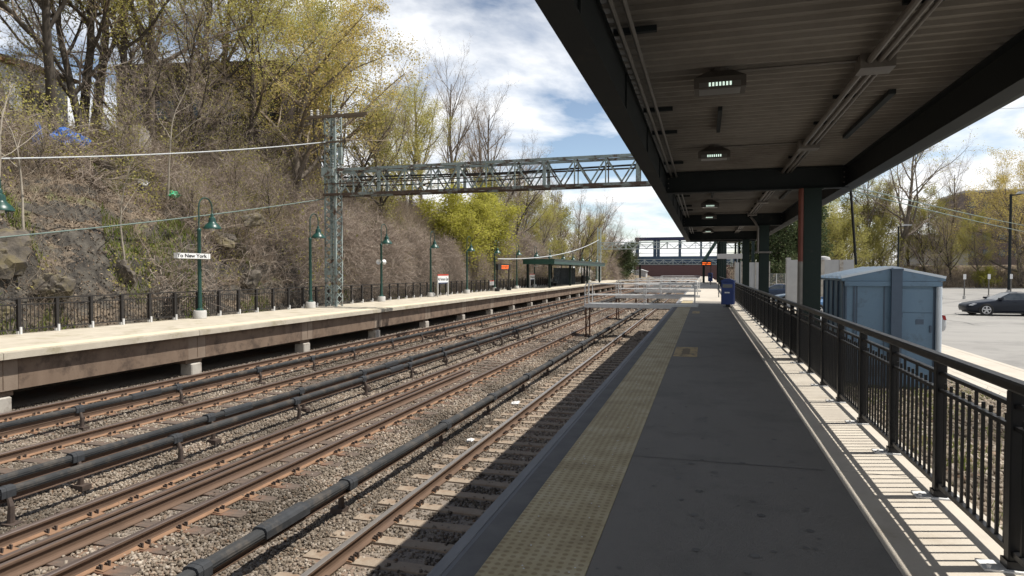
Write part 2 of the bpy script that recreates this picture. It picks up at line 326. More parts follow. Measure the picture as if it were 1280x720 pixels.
mask = ramp(nt, [(.41, (.05,) * 3), (.535, (1, 1, 1))]); L(wn(.9, 9, .56, 2.6), mask.inputs[0])
shade = ramp(nt, [(.34, (13.0, 13.5, 14.4)), (.43, (16.2, 16.4, 16.7)), (.52, (17.6, 17.7, 17.8))]); L(wn(1.15, 7, .55, 11.3), shade.inputs[0])
hi = N('ShaderNodeMapRange'); hi.inputs[1].default_value = .42; hi.inputs[2].default_value = .62; hi.inputs[3].default_value = 1; hi.inputs[4].default_value = .06; hi.interpolation_type = 'SMOOTHSTEP'; L(sp.outputs[2], hi.inputs[0])   # overhead it is mostly clear
mk = N('ShaderNodeMath'); mk.operation = 'MULTIPLY'; L(mask.outputs[0], mk.inputs[0]); L(hi.outputs[0], mk.inputs[1])
gn = N('ShaderNodeMapRange'); gn.inputs[1].default_value = .05; gn.inputs[2].default_value = .55; gn.inputs[3].default_value = 2.3; gn.inputs[4].default_value = 1; L(sp.outputs[2], gn.inputs[0])
sv = N('ShaderNodeVectorMath'); sv.operation = 'SCALE'; L(sky.outputs[0], sv.inputs[0]); L(gn.outputs[0], sv.inputs['Scale'])
mx = N('ShaderNodeMix'); mx.data_type = 'RGBA'; L(mk.outputs[0], mx.inputs[0]); L(sv.outputs[0], mx.inputs[6]); L(shade.outputs[0], mx.inputs[7])
L(mx.outputs[2], bg.inputs['Color']); bg.inputs['Strength'].default_value = .055
SC.view_settings.view_transform = 'Standard'; SC.view_settings.look = 'None'; SC.view_settings.gamma = 1; SC.view_settings.exposure = .34
SC.cycles.max_bounces = 6; SC.cycles.diffuse_bounces = 3; SC.cycles.transparent_max_bounces = 6
SC.cycles.sample_clamp_indirect = 8
def seen(P, margin=60, back=0):
    """which of the points P (n,3) fall in or near the camera's frame"""
    F = np.array([-math.sin(YAW) * math.cos(PIT), math.cos(YAW) * math.cos(PIT), -math.sin(PIT)]); R = np.array([math.cos(YAW), math.sin(YAW), 0]); U = np.cross(R, F)
    q = P - np.array(CAMP); d = q @ F; x = q @ R; u = q @ U
    dd = np.maximum(d, .1)
    return (d > .3) & (abs(810 * x / dd) < 640 + margin) & (abs(810 * u / dd) < 360 + margin)
ZR, ZT, ZB, ZF, ZL = -1.40, -1.575, -1.60, -.17, -.70   # rail top, sleeper top, ballast, far platform, parking lot
nr = np.random.default_rng(5)
# ------------------------------------------------------------------ ground
def sheet(name, x0, x1, y0, y1, z, m, kind='structure'):
    b = MB(); b.add([(x0, y0, z), (x1, y0, z), (x1, y1, z), (x0, y1, z)], [(0, 1, 2, 3)])
    return tag(b.build(name, m, fix=False), kind=kind)
sheet('ground', -900, 900, -60, 1600, -1.85, M['dirt'])
# ballast bed: gentle shoulders between the tracks
TRK = [-3.23, -7.30, -10.95, -14.20]       # track centre lines
def bedz(x, y):
    d = min(abs(x - t) for t in TRK)
    z = ZB + .02 * noise.noise((x * 1.7, y * 1.7, 0)) + .015 * noise.noise((x * 5, y * 5, 3))
    if d > 1.35: z -= .10 * min(1, (d - 1.35) / .5)
    if x < -15.3: z += .02 * min(1, (-15.3 - x) / 1.0)
    return z
xs = np.arange(-20.9, -.55, .16); ys = np.concatenate([np.arange(-12, 40, .25), np.arange(40, 120, 1.0), np.arange(120, 301, 6)])
V = [(x, y, bedz(x, y)) for y in ys for x in xs]; nx = len(xs)
F = [(j * nx + i, j * nx + i + 1, (j + 1) * nx + i + 1, (j + 1) * nx + i) for j in range(len(ys) - 1) for i in range(nx - 1)]
tag(link('ballast_bed', np_mesh('ballast_bed', V, F, M['ballast'], smooth=True)), kind='structure')
# loose ballast stones (nobody could count them)
OCT_V = np.array([(1, 0, 0), (-1, 0, 0), (0, 1, 0), (0, -1, 0), (0, 0, 1), (0, 0, -1), (.62, .62, .5), (-.6, .6, -.5)], dtype=float)
CUBE_V = np.array([(x, y, z) for z in (-1, 1) for y in (-1, 1) for x in (-1, 1)], dtype=float)
CUBE_F = np.array([(0, 2, 3, 1), (4, 5, 7, 6), (0, 1, 5, 4), (1, 3, 7, 5), (3, 2, 6, 7), (2, 0, 4, 6)])
def stones(P, S):
    n = len(P); v = CUBE_V[None] * .62 * (1 + nr.uniform(-.42, .42, (n, 8, 3)))
    v = v * (S[:, None] * nr.uniform(.65, 1.25, (n, 3)))[:, None, :]
    q = nr.normal(size=(n, 4)); q /= np.linalg.norm(q, axis=1)[:, None]; w, x, y, z = q.T
    R = np.stack([np.stack([1 - 2 * (y * y + z * z), 2 * (x * y - z * w), 2 * (x * z + y * w)], -1), np.stack([2 * (x * y + z * w), 1 - 2 * (x * x + z * z), 2 * (y * z - x * w)], -1), np.stack([2 * (x * z - y * w), 2 * (y * z + x * w), 1 - 2 * (x * x + y * y)], -1)], 1)
    v = np.einsum('nij,nkj->nki', R, v) + P[:, None, :]
    f = CUBE_F[None] + (np.arange(n) * 8)[:, None, None]
    return v.reshape(-1, 3), f.reshape(-1, 4)
PP = []; SS = []
for y0, y1, dens, sz in ((2.5, 9, 1150, .022), (9, 16, 820, .0245), (16, 27, 380, .031), (27, 48, 110, .045), (48, 80, 22, .07)):
    k = int((y1 - y0) * 15.2 * dens); x = nr.uniform(-16.6, -1.4, k); y = nr.uniform(y0, y1, k)
    P = np.stack([x, y, np.full(k, ZB)], 1); ok = seen(P, 90); x, y = x[ok], y[ok]
    dt = np.min(np.abs(x[:, None] - np.array(TRK)[None]), 1)
    z = ZB - np.where(dt > 1.35, .10 * np.minimum(1, (dt - 1.35) / .5), 0) + np.where(x < -15.3, .02, 0) + nr.uniform(-.012, .022, len(x))
    # keep sleepers showing: fewer stones on them
    it = np.argmin(np.abs(x[:, None] - np.array(TRK)[None]), 1); of = np.array([0, .2, .1, .4])[it]; ph = (y - of) / .6; on = (dt < 1.28) & (np.abs(ph - np.round(ph)) * .6 < .15)
    keep = ~on | (nr.random(len(x)) < .05)
    z = z - np.where(dt < .7, .012, 0)
    PP.append(np.stack([x, y, z + np.where(on, .02, 0)], 1)[keep]); SS.append(np.full(keep.sum(), sz))
PP = np.concatenate(PP); SS = np.concatenate(SS) * nr.uniform(.6, 1.35, len(PP))
V, F = stones(PP, SS)
tag(link('ballast_stones', np_mesh('ballast_stones', V, F, M['stone'])), 'loose grey and tan ballast stones spread between the rails', 'gravel', kind='stuff')
# ------------------------------------------------------------------ tracks
RP = [(-.07, 0), (.07, 0), (.07, .012), (.018, .03), (.010, .05), (.010, .125), (.036, .14), (.037, .165), (.028, .175), (-.028, .175), (-.037, .165), (-.036, .14), (-.010, .125), (-.010, .05), (-.018, .03), (-.07, .012)]
def rail_mesh(name, x, y0, y1, z0, top, parent, guard=False, foot=False):
    b = MB(o=tuple(parent.location)); n = len(RP)
    st = np.linspace(y0, y1, max(2, int((y1 - y0) / 12)))
    vs = [(x + u, y, z0 + v) for y in st for u, v in RP]; fs = []; mi = []
    for i in range(len(st) - 1):
        for k in range(n):
            fs.append((i * n + k, i * n + (k + 1) % n, (i + 1) * n + (k + 1) % n, (i + 1) * n + k)); mi.append(1 if k == 8 or k in (7, 9) and not guard else 2 if foot and k in (1, 2, 14, 15) else 0)
    b.add(vs, fs); b.m = mi; b.mi = 0
    b.add([(x + u, y0, z0 + v) for u, v in RP], [tuple(range(n))]); b.m = (mi + [0])[:len(b.f)]
    return b.build(name, [M['rail'], top, M['plate']], parent)
def sleeper_proto(conc, parent):
    b = MB(); L2 = 1.28
    pr = [(-.115, -.12), (.115, -.12), (.10, 0), (-.10, 0)] if conc else [(-.115, -.12), (.115, -.12), (.112, -.005), (.107, 0), (-.107, 0), (-.112, -.005)]
    b.prism(pr, 'x', -L2, L2)
    s = b.build('sleeper', M['tieconc' if conc else 'tie'], parent)
    hw = .19 if not conc else .12; qs = []
    for sx in (-.7525, .7525):
        p = MB(); p.mi = 0
        p.prism([(sx - hw, 0), (sx + hw, 0), (sx + hw, .008), (sx + .09, .018), (sx - .09, .018), (sx - hw, .008)], 'y', -.095, .095)
        p.mi = 1
        for sd in (-1, 1):
            for oy in (-.055, .05):
                cx = sx + sd * .088
                p.box(cx - .022, cx + .022, oy - .02, oy + .02, .012, .046)
                p.tube([(cx + sd * .045, oy - .012, .01), (cx + sd * .04, oy + .0, .06), (cx - sd * .012, oy + .012, .05)], .011, 5)
        qs.append(p.build('tie_plate', [M['plate'], M['clip']], s))
    return s, qs
LASTP = {}
def track(cx, label, conc, tops, ystart, off, guards=()):
    t = empty('railway_track', (cx, ystart, ZT), 0, label, 'railway track', 'the four parallel railway tracks')
    rail_mesh('running_rail', cx - .7525, -11, 290, ZT, tops[0], t, foot=not conc); rail_mesh('running_rail', cx + .7525, -11, 290, ZT, tops[1], t, foot=not conc)
    for gx, gy in guards: rail_mesh('guard_rail', gx, -11, gy, ZT + .001, M['railtop2'], t, True)
    key = conc
    if key not in LASTP: LASTP[key] = sleeper_proto(conc, t); s, q = LASTP[key]; first = True
    else: s, q = LASTP[key]; first = False
    sp = .6; y = math.ceil((ystart - off) / sp) * sp + off
    for k in range(100):
        if first and k == 0: a = s
        else:
            a = s.copy(); COL.objects.link(a); a.parent = t
            for q1 in q: c = q1.copy(); COL.objects.link(c); c.parent = a
        a.location = (rng.uniform(-.04, .04), y - ystart + rng.uniform(-.02, .02), rng.uniform(-.004, .0)); a.rotation_euler = (0, 0, rng.uniform(-.012, .012))
        y += sp
    b = MB(o=tuple(t.location))
    yb = math.ceil((ystart - off) / sp) * sp + off - sp
    while yb > -11: b.box(cx - 1.28, cx + 1.28, yb - .11, yb + .11, ZT - .12, ZT); yb -= sp
    while y < 200: b.box(cx - 1.28, cx + 1.28, y - .11, y + .11, ZT - .12, ZT); y += sp
    tag(b.build('sleeper', M['tieconc' if conc else 'tie'], t), kind='stuff')
    return t
track(TRK[0], 'nearest railway track, its inner half in the shadow beside the near platform', True, (M['railtop'], M['railtop']), .8, 0)
track(TRK[1], 'rusty railway track with two extra guard rails between its running rails', False, (M['railtop2'], M['railtop2']), 1.6, .2, ((TRK[1] - .13, 19.6), (TRK[1] + .06, 19.6)))
track(TRK[2], 'rusty railway track without guard rails, third railway from the near platform', False, (M['railtop2'], M['railtop2']), 4.6, .1)
track(TRK[3], 'farthest railway track, running close along the opposite platform girder', False, (M['railtop2'], M['railtop2']), 6.4, .4)
# third rails: covered conductor rail hung on brackets
def third_rail(cx, label, side, y0, offs, sp, joints, wd=1.0, zt=-1.15):
    wd *= .88; y0 = -11
    t = empty('third_rail', (cx, y0, ZT), 0, label, 'third rail', 'covered third rails beside the tracks')
    o = tuple(t.location)
    b = MB(o=o); y1 = 240
    pr = [(-.066 * wd, -.085), (-.068 * wd, -.03), (-.055 * wd, -.007), (-.028 * wd, .004), (.028 * wd, .004), (.055 * wd, -.007), (.068 * wd, -.03), (.066 * wd, -.085), (.057 * wd, -.085), (.057 * wd, -.035), (-.057 * wd, -.035), (-.057 * wd, -.085)]
    b.prism([(cx + u, zt + v) for u, v in pr], 'y', y0, y1)
    for e in (-.0685 * wd, .0685 * wd):      # long groove lip along each side of the cover
        b.box(cx + e - .006, cx + e + .006, y0, y1, zt - .062, zt - .052)
    b.build('cover', M['cover'], t)
    b = MB(o=o); b.box(cx - .030, cx + .030, y0, y1, zt - .12, zt - .04); b.box(cx - .009, cx + .009, y0, y1, zt - .165, zt - .12); b.box(cx - .038, cx + .038, y0, y1, zt - .18, zt - .165); b.build('conductor_rail', M['rail'], t)
    # one bracket, then copies
    b = MB(o=(cx, offs, ZT))
    out = [(-.088 * wd, -.115), (-.092 * wd, -.02), (-.073 * wd, .018), (-.035 * wd, .030), (.035 * wd, .030), (.073 * wd, .018), (.092 * wd, -.02), (.088 * wd, -.115)]
    b.prism([(cx + u, zt + v) for u, v in out], 'y', offs - .095, offs + .095)
    b.prism([(cx + u * 1.05, zt + v * 1.05 + .002) for u, v in out], 'y', offs - .03, offs + .03)
    hood = b.build('bracket', M['boot'], t); hood.location = (0, offs - y0, 0)
    b = MB(o=(cx, offs, ZT)); b.tube([(cx + side * .07, offs, zt - .12), (cx + side * .11, offs, zt - .22), (cx + side * .10, offs, ZT - .06)], [.03, .038, .05], 8)
    b.box(cx + side * .13 - .10, cx + side * .13 + .10, offs - .08, offs + .08, ZT - .07, ZT + .01)
    b.build('bracket_foot', M['clip'], hood)
    ft = kids(hood)[0]
    y = offs + sp
    for k in range(min(70, int((220 - offs) / sp))):
        a = hood.copy(); COL.objects.link(a); a.location = (0, y - y0 + rng.uniform(-.35, .35), rng.uniform(-.012, .006)); a.rotation_euler = (rng.uniform(-.03, .03), rng.uniform(-.05, .05), rng.uniform(-.05, .05)); c = ft.copy(); COL.objects.link(c); c.parent = a; y += sp
    for j in joints:
        b = MB(o=o); b.prism([(cx + u * .9 * wd, zt + v * .9 + .002) for u, v in out], 'y', j - .42, j + .42); b.build('joint_sleeve', M['boot'], t)
third_rail(-4.80, 'covered third rail beside the nearest track, in the foreground ballast', -1, 2.0, 5.2, 3.05, (6.55, 26.2), 1.25, -1.16)
third_rail(-8.88, 'covered third rail on the near side of the back-to-back pair', 1, 4.4, 6.25, 3.05, (17.6, ), 1.0, -1.12)
third_rail(-9.42, 'covered third rail on the far side of the back-to-back pair', 1, 5.4, 7.7, 3.0, (11.35, 18.3), 1.0, -1.10)
third_rail(-12.87, 'lone covered third rail in front of the farthest track', 1, 8, 10.6, 2.9, (12.35, 21.5))
# ------------------------------------------------------------------ near platform
t = empty('platform', (0, 2, 0), 0, 'near platform with dark asphalt walkway and yellow tactile strip under the canopy', 'platform')
o = (0, 2, 0); Y0, Y1 = -9, 230
def pb(name, m, *bx, **k):
    b = MB(o=o)
    for q in bx: b.box(*q)
    return b.build(name, m, t, **k)
pb('slab', M['concrete_edge'], (-1.46, 1.95, Y0, Y1, -.28, -.06))
pb('support_wall', M['girder'], (-1.0, 1.7, Y0, Y1, -1.85, -.281))
pb('edge_board', M['edgeboard'], (-1.535, -1.462, Y0, Y1, -.17, -.004), (-1.462, -1.425, Y0, Y1, -.058, -.012))
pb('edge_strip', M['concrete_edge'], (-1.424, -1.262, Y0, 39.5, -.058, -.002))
b = MB(o=o)
y = Y0
while y < 39: b.box(-1.26, -.652, y + .004, min(y + 1.216, 300), -.058, .004); y += 1.22
b.build('tactile_strip', M['tactile'], t)
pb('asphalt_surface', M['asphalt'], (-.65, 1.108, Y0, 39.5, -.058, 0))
b = MB(o=o); y = Y0
while y < 39: b.box(1.111, 1.95, y + .006, y + 3.044, -.058, .001); y += 3.05
b.build('concrete_strip', M['concrete'], t)
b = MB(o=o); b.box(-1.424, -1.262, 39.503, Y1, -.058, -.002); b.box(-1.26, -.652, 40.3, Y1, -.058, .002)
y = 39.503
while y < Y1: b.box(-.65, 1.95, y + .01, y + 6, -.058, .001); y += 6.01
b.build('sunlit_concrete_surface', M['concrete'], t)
b = MB(o=o); b.add([(-.62, 13.75, .004), (-.14, 13.75, .004), (-.14, 15.5, .004), (-.62, 15.5, .004)], [(0, 1, 2, 3)]); b.build('worn_marking', M['tan'], t, fix=False); b = MB(o=o); b.add([(-.5, 28.0, .004), (-.2, 28.0, .004), (-.2, 29.6, .004), (-.5, 29.6, .004)], [(0, 1, 2, 3)])
b.build('worn_marking', M['tan'], t, fix=False)
b = MB(o=o); b.add([(-.46, 14.1, .006), (-.3, 14.1, .006), (-.3, 15.15, .006), (-.46, 15.15, .006)], [(0, 1, 2, 3)]); b.build('worn_lettering', M['ochre'], t, fix=False)
b = MB(o=o)
for y in (6.2, 12.05, 17.6, 22.1, 27.3, 33): b.add([(-.64, y, .0035), (1.04, y + .03, .0035), (1.04, y + .045, .0035), (-.64, y + .012, .0035)], [(0, 1, 2, 3)])
b.build('surface_joint', M['trim'] if False else mat('joint_tar', (.115, .112, .107), (.14, .136, .13), rough=.9), t, fix=False)
b = MB(o=o); gr = random.Random(3)     # old gum and drip spots
for k in range(170):
    x, y, r0 = gr.uniform(-.6, 1.0), 2.6 + 16 * gr.random() ** 1.6, gr.choice((.012, .016, .02, .03)); n = 9
    b.add([(x + r0 * gr.uniform(.7, 1.2) * math.cos(6.283 * i / n), y + r0 * gr.uniform(.7, 1.2) * math.sin(6.283 * i / n), .0045) for i in range(n)], [tuple(range(n))])
tag(b.build('gum_spots', mat('gum_dark', (.075, .072, .07), (.20, .195, .185), scale=1.3, rough=.9), t, fix=False), kind='stuff')
b = MB(o=o)     # screw heads on the tactile tiles
for k in range(90):
    x, y = rng.uniform(-1.24, -.67), rng.uniform(3.2, 14); b.lathe([(.006, 0), (.006, .002), (.003, .003)], (x, y, .004 + .004), 6)
b.build('screw_heads', M['zinc'], t)
# verge, parking lot, kerb
b = MB(); n1 = 40
vx = [1.96, 2.4, 3.4, 4.6, 5.35]; vz = [-.42, -.55, -.62, -.64, -.66]
V = []; yy = np.linspace(0, 60, 121)
for y in yy:
    for x, z in zip(vx, vz): V.append((x, y, z + .04 * noise.noise((x * 2, y * 2, 1))))
F = [(j * 5 + i, j * 5 + i + 1, j * 5 + 6 + i, j * 5 + 5 + i) for j in range(120) for i in range(4)]
tag(link('gravel_verge', np_mesh('gravel_verge', V, F, M['weedgrav'], smooth=True)), kind='structure')
k = 30000; P = np.stack([nr.uniform(2.0, 5.3, k), nr.uniform(3, 30, k) , np.zeros(k)], 1); P[:, 2] = np.interp(P[:, 0], vx, vz); ok = seen(P, 80); P = P[ok]
V, F = stones(P + np.array([0, 0, .012]), np.full(len(P), .04) * nr.uniform(.5, 1.6, len(P)))
tag(link('verge_stones', np_mesh('verge_stones', V, F, M['stone'])), 'loose stones strewn over the verge behind the black railing', 'gravel', kind='stuff')
def blades(P, h, w, name, m, label, cat):
    n = len(P); a = nr.uniform(0, 2 * math.pi, n); hh = h * nr.uniform(.4, 1.2, n); lean = nr.normal(size=(n, 2)) * .35 * hh[:, None]
    dx, dy = np.cos(a) * w / 2, np.sin(a) * w / 2
    v = np.zeros((n, 4, 3)); v[:, 0] = P; v[:, 1] = P; v[:, 0, 0] -= dx; v[:, 0, 1] -= dy; v[:, 1, 0] += dx; v[:, 1, 1] += dy
    for i, s in ((2, .35), (3, -.35)):
        v[:, i, 0] = P[:, 0] + lean[:, 0] + s * dx; v[:, i, 1] = P[:, 1] + lean[:, 1] + s * dy; v[:, i, 2] = P[:, 2] + hh
    f = np.arange(n * 4).reshape(n, 4)
    return tag(link(name, np_mesh(name, v.reshape(-1, 3), f, m)), label, cat, kind='stuff')
cl = [(rng.uniform(2.2, 5.2), rng.uniform(5, 24), rng.uniform(.1, .4)) for _ in range(60)]
P = np.concatenate([np.stack([nr.normal(c[0], c[2], 140), nr.normal(c[1], c[2] * 1.3, 140), np.zeros(140)], 1) for c in cl]); P = P[(P[:, 0] > 2) & (P[:, 0] < 5.35)]; P[:, 2] = np.interp(P[:, 0], vx, vz) - .01
blades(P, .14, .012, 'verge_weeds', M['grass'], 'green weeds growing through the stones behind the railing', 'weeds')
sheet('sidewalk', 5.62, 7.2, -20, 60, -.60, M['sidewalk'])
b = MB(); b.cbox(5.35, 5.618, -20, 60, -1.0, -.595, .02); b.box(7.202, 7.36, -20, 60, -1.0, -.597); tag(b.build('kerb', M['sidewalk']), kind='structure')
sheet('parking_lot', 1.96, 120, -40, 106, -.704, M['lot'])
b = MB()
for k in range(9):
    x = 13 + k * 2.7; b.add([(x, 36.6, -.699), (x + .10, 36.6, -.699), (x + .10, 41.6, -.699), (x, 41.6, -.699)], [(0, 1, 2, 3)])
b.add([(10.5, 41.62, -.699), (40, 41.62, -.699), (40, 41.72, -.699), (10.5, 41.72, -.699)], [(0, 1, 2, 3)])
tag(b.build('bay_markings', mat('worn_line_paint', (.42, .40, .35), (.33, .32, .3), scale=3, rough=.9), fix=False), kind='structure')
tr = random.Random(9); b = MB()
for k in range(16):       # tar-sealed cracks wandering over the lot
    x, y, a = tr.uniform(9, 34), tr.uniform(18, 75), tr.uniform(-.5, .5) + (1.57 if k % 3 == 0 else 0); P0 = []
    for i in range(26): P0.append((x, y, a)); x += .6 * math.cos(a); y += .6 * math.sin(a); a += tr.gauss(0, .22)
    vs = []
    for x, y, a in P0: w = tr.uniform(.02, .05); vs += [(x - math.sin(a) * w, y + math.cos(a) * w, -.6995), (x + math.sin(a) * w, y - math.cos(a) * w, -.6995)]
    b.add(vs, [(2 * i, 2 * i + 1, 2 * i + 3, 2 * i + 2) for i in range(25)])
tag(b.build('tar_seams', mat('tar_seam', (.11, .108, .105), (.15, .148, .145), rough=.9), fix=False), kind='structure')
sheet('access_road', 6, 160, 106.003, 112, -.702, mat('road_asphalt', (.11, .11, .112), (.14, .14, .14), scale=1, rough=.95))
# ------------------------------------------------------------------ canopy
t = empty('canopy', (2.02, 14.06, 0), 0, 'long dark green platform canopy on columns with ribbed tan underside', 'canopy'); o = tuple(t.location)
CY0, CY1 = -6.0, 37.6
ys = []; zs = []; y = CY0
while y < CY1:
    ys += [y, y + .160, y + .170, y + .195]; zs += [3.86, 3.86, 3.82, 3.82]; y += .205
V = []; F = []
for x in (-.80, 2.70): V += [(x, a, c) for a, c in zip(ys, zs)]
n = len(ys); F = [(i, i + 1, n + i + 1, n + i) for i in range(n - 1)]
b = MB(o=o); b.add(V, F); b.build('roof_deck', M['deckmetal'], t, fix=False)
b = MB(o=o); b.box(-.76, 2.75, CY0, CY1 - .1, 3.875, 3.95); b.build('roof_top', M['roofgrey'], t)
b = MB(o=o)   # left edge beam
b.box(-1.0, -.78, CY0, CY1, 3.40, 3.418); b.box(-.83, -.805, CY0, CY1, 3.418, 3.80); b.box(-.85, -.78, CY0, CY1, 3.80, 3.818)
b.build('edge_beam', M['canopy'], t)
b = MB(o=o)
for k in range(14): b.box(-.804, -.785, 4.2 + 2.6 * k, 4.215 + 2.6 * k, 3.42, 3.799)
b.build('web_stiffener', M['canopy'], t)
b = MB(o=o); b.box(2.58, 2.78, CY0, CY1, 3.40, 3.418); b.box(2.665, 2.695, CY0, CY1, 3.418, 3.80); b.box(2.58, 2.78, CY0, CY1, 3.80, 3.818); b.build('edge_beam', M['canopy'], t)
b = MB(o=o); b.box(-.80, 2.66, CY1 - .2, CY1, 3.39, 3.818); b.build('end_beam', M['canopy'], t)
b = MB(o=o); b.box(-.9, 2.78, CY1 + .001, CY1 + .04, 3.5, 3.9); b.box(2.781, 2.845, CY0, CY1 + .04, 3.40, 3.52); b.build('gutter_shadow_lip', M['flange'], t)  # right-hand strip added to set where the canopy's shadow edge falls
for yc in (3.4, 14.06, 24.8, 35.4):
    b = MB(o=o); b.box(-.80, 2.66, yc - .10, yc + .10, 3.39, 3.408); b.box(-.80, 2.66, yc - .015, yc + .015, 3.408, 3.80); b.box(-.80, 2.66, yc - .10, yc + .10, 3.80, 3.817); b.build('cross_beam', M['canopy'], t)
    c = MB(o=o); x0, x1, y0, y1 = 1.86, 2.18, yc - .17, yc + .17
    c.box(x0, x1, y0, y0 + .022, -.8, 3.39); c.box(x0, x1, y1 - .022, y1, -.8, 3.39); c.box((x0 + x1) / 2 - .01, (x0 + x1) / 2 + .01, y0 + .022, y1 - .022, -.8, 3.39)
    c.box(x0 - .03, x1 + .03, y0 - .03, y1 + .03, 3.36, 3.389)
    cc = c.build('column', M['flange'], t)
b = MB(o=o); b.tube([(1.80, 13.86, -.5), (1.80, 13.86, 1.95)], .05, 10); b.build('downpipe', M['conduit'], t)
b = MB(o=o); b.tube([(1.80, 13.86, 1.951), (1.80, 13.86, 3.38)], .048, 10); b.build('downpipe', M['redbrown'], t)
b = MB(o=o); b.tube([(1.80, 24.6, 1.1 + 1.35), (1.80, 24.6, 3.3), (1.7, 24.6, 3.5), (1.55, 24.6, 3.70)], .04, 8); b.box(1.7, 2.25, 24.56, 24.61, 2.4, 2.46); b.build('pipe', M['conduit'], t)
for yc in (14.06, 24.8):
    for x in (-.775, 2.565):
        b = MB(o=o)
        for s_ in (-1, 1): b.box(x - .02, x + .09 if x < 0 else x + .02, yc + s_ * .02, yc + s_ * .032, 3.45, 3.75)
        b.build('clip_angle', M['canopy'], t)
        for zz in (3.5, 3.6, 3.7): b = MB(o=o); b.tube([(x + .03, yc - .05, zz), (x + .03, yc - .032, zz)], .014, 6); b.build('bolt', M['conduit'], t)
for x, r in ((-.685, .022), (-.585, .022), (1.475, .03), (1.565, .026), (1.635, .018)):
    b = MB(o=o); b.tube([(x, CY0 + .5, 3.745), (x, CY1 - .5, 3.745)], r, 8); b.build('conduit', M['conduit'], t, smooth='auto')
for k in range(9):
    y = 2.8 + 4.2 * k
    b = MB(o=o); b.box(1.40, 1.70, y - .13, y + .13, 3.68, 3.818); b.build('junction_box', M['conduit'], t)
    b = MB(o=o); b.tube([(.2, y + .03, 3.80), (1.4, y + .03, 3.80)], .014, 6); b.build('branch_conduit', M['conduit'], t)
    for yy in (y - 1.4, y + 1.4):
        b = MB(o=o); b.box(-.76, -.40, yy - .025, yy + .025, 3.77, 3.818); b.build('conduit_strap', M['canopy'], t); b = MB(o=o); b.box(1.42, 1.70, yy - .02, yy + .02, 3.78, 3.818); b.build('conduit_strap', M['canopy'], t)
for y0, y1, x, w in ((8.55, 9.9, .17, .05), (8.3, 10.9, 2.02, .07), (17.2, 18.6, .17, .05), (17.5, 19.6, 2.02, .07), (26.0, 27.4, .17, .05), (27, 29, 2.02, .07)):
    b = MB(o=o); b.box(x - w / 2, x + w / 2, y0, y1, 3.765, 3.818); b.build('hanger_channel', M['canopy'], t)
# lights under the canopy
M['lampbox'] = mat('lamp_housing', (.055, .05, .045), (.08, .072, .065), rough=.6)
def light_proto():
    r = empty('canopy_light', (0, 0, 0))
    b = MB(); 
    for (z0, hw0, hd0), (z1, hw1, hd1) in (((3.70, .25, .17), (3.755, .25, .17)), ((3.755, .25, .17), (3.85, .12, .10))):
        q = [(-hw0, -hd0, z0), (hw0, -hd0, z0), (hw0, hd0, z0), (-hw0, hd0, z0), (-hw1, -hd1, z1), (hw1, -hd1, z1), (hw1, hd1, z1), (-hw1, hd1, z1)]
        b.add([(x, y, z - 3.9) for x, y, z in q], [(0, 1, 5, 4), (1, 2, 6, 5), (2, 3, 7, 6), (3, 0, 4, 7), (4, 5, 6, 7)])
    b.add([(-.25, -.17, -.2), (.25, -.17, -.2), (.25, .17, -.2), (-.25, .17, -.2)], [(0, 1, 2, 3)])
    b.box(-.25, .25, -.17, .17, -.285, -.2005); b.tube([(0, 0, -.06), (0, 0, 0)], .09, 10)
    b.build('housing', M['lampbox'], r)
    b = MB(); b.box(-.20, .20, -.176, -.171, -.272, -.212); b.box(-.2, .2, -.13, .13, -.289, -.2855); b.build('lens', mat('lens_grey', (.10, .10, .095), (.13, .13, .125), rough=.3), r)
    b = MB()
    for k in range(7): b.box(-.105 + k * .033, -.105 + k * .033 + .018, -.180, -.1765, -.266, -.218)
    b.build('lamp_strip', M['prism'], r)
    return r
lp = light_proto()
LN = ['hanging light with glowing lens under the canopy, nearest in view', 'hanging canopy light with glowing lens, just in front of the first cross beam', 'hanging canopy light hidden just behind the first cross beam', 'small canopy light hanging between the first and second cross beams',
      'canopy light hanging just in front of the second cross beam', 'canopy light hanging just behind the second cross beam', 'canopy light hanging between the second and third cross beams', 'farthest canopy light hanging by the canopy end beam']
tb = {lp.name: kids(lp)}
for k in range(8):
    a = lp if k == 0 else copy_tree(lp, None, tb)
    a.location = (.13, 7.0 + 4.2 * k, 3.82); a.scale = (1.0, .9, .78); tag(a, LN[k], 'light', 'lights under the canopy')
# ------------------------------------------------------------------ black railing on the near platform
RX = 1.757
t = empty('railing', (RX, 4.47, 0), 0, 'black metal picket railing along the right edge of the near platform', 'railing'); o = tuple(t.location)
SP = 1.274; K0, K1 = -3, 62
ya, yb = 4.47 + K0 * SP, 4.47 + K1 * SP
b = MB(o=o)
pr = [(-.042, 1.06), (.042, 1.06), (.048, 1.072), (.045, 1.108), (.032, 1.12), (-.032, 1.12), (-.045, 1.108), (-.048, 1.072)]
b.prism([(RX + u, v) for u, v in pr], 'y', ya, yb); b.build('top_rail', M['black'], t, smooth=False)
b = MB(o=o); b.box(RX - .02, RX + .02, ya, yb, .96, .985); b.build('upper_rail', M['black'], t)
b = MB(o=o); b.box(RX - .02, RX + .02, ya, yb, .83, .855); b.build('picket_rail', M['black'], t)
b = MB(o=o); b.box(RX - .02, RX + .02, ya, yb, .085, .12); b.build('bottom_rail', M['black'], t)
b = MB(o=(RX, 4.47, 0)); b.cbox(RX - .037, RX + .037, 4.47 - .037, 4.47 + .037, -.02, 1.06, .007); b.box(RX - .048, RX + .048, 4.47 - .048, 4.47 + .048, .01, .06); post = b.build('post', M['black'], t)
b = MB(o=(RX, 4.47, 0)); b.box(RX - .17, RX + .15, 4.47 - .075, 4.47 + .075, .002, .014)
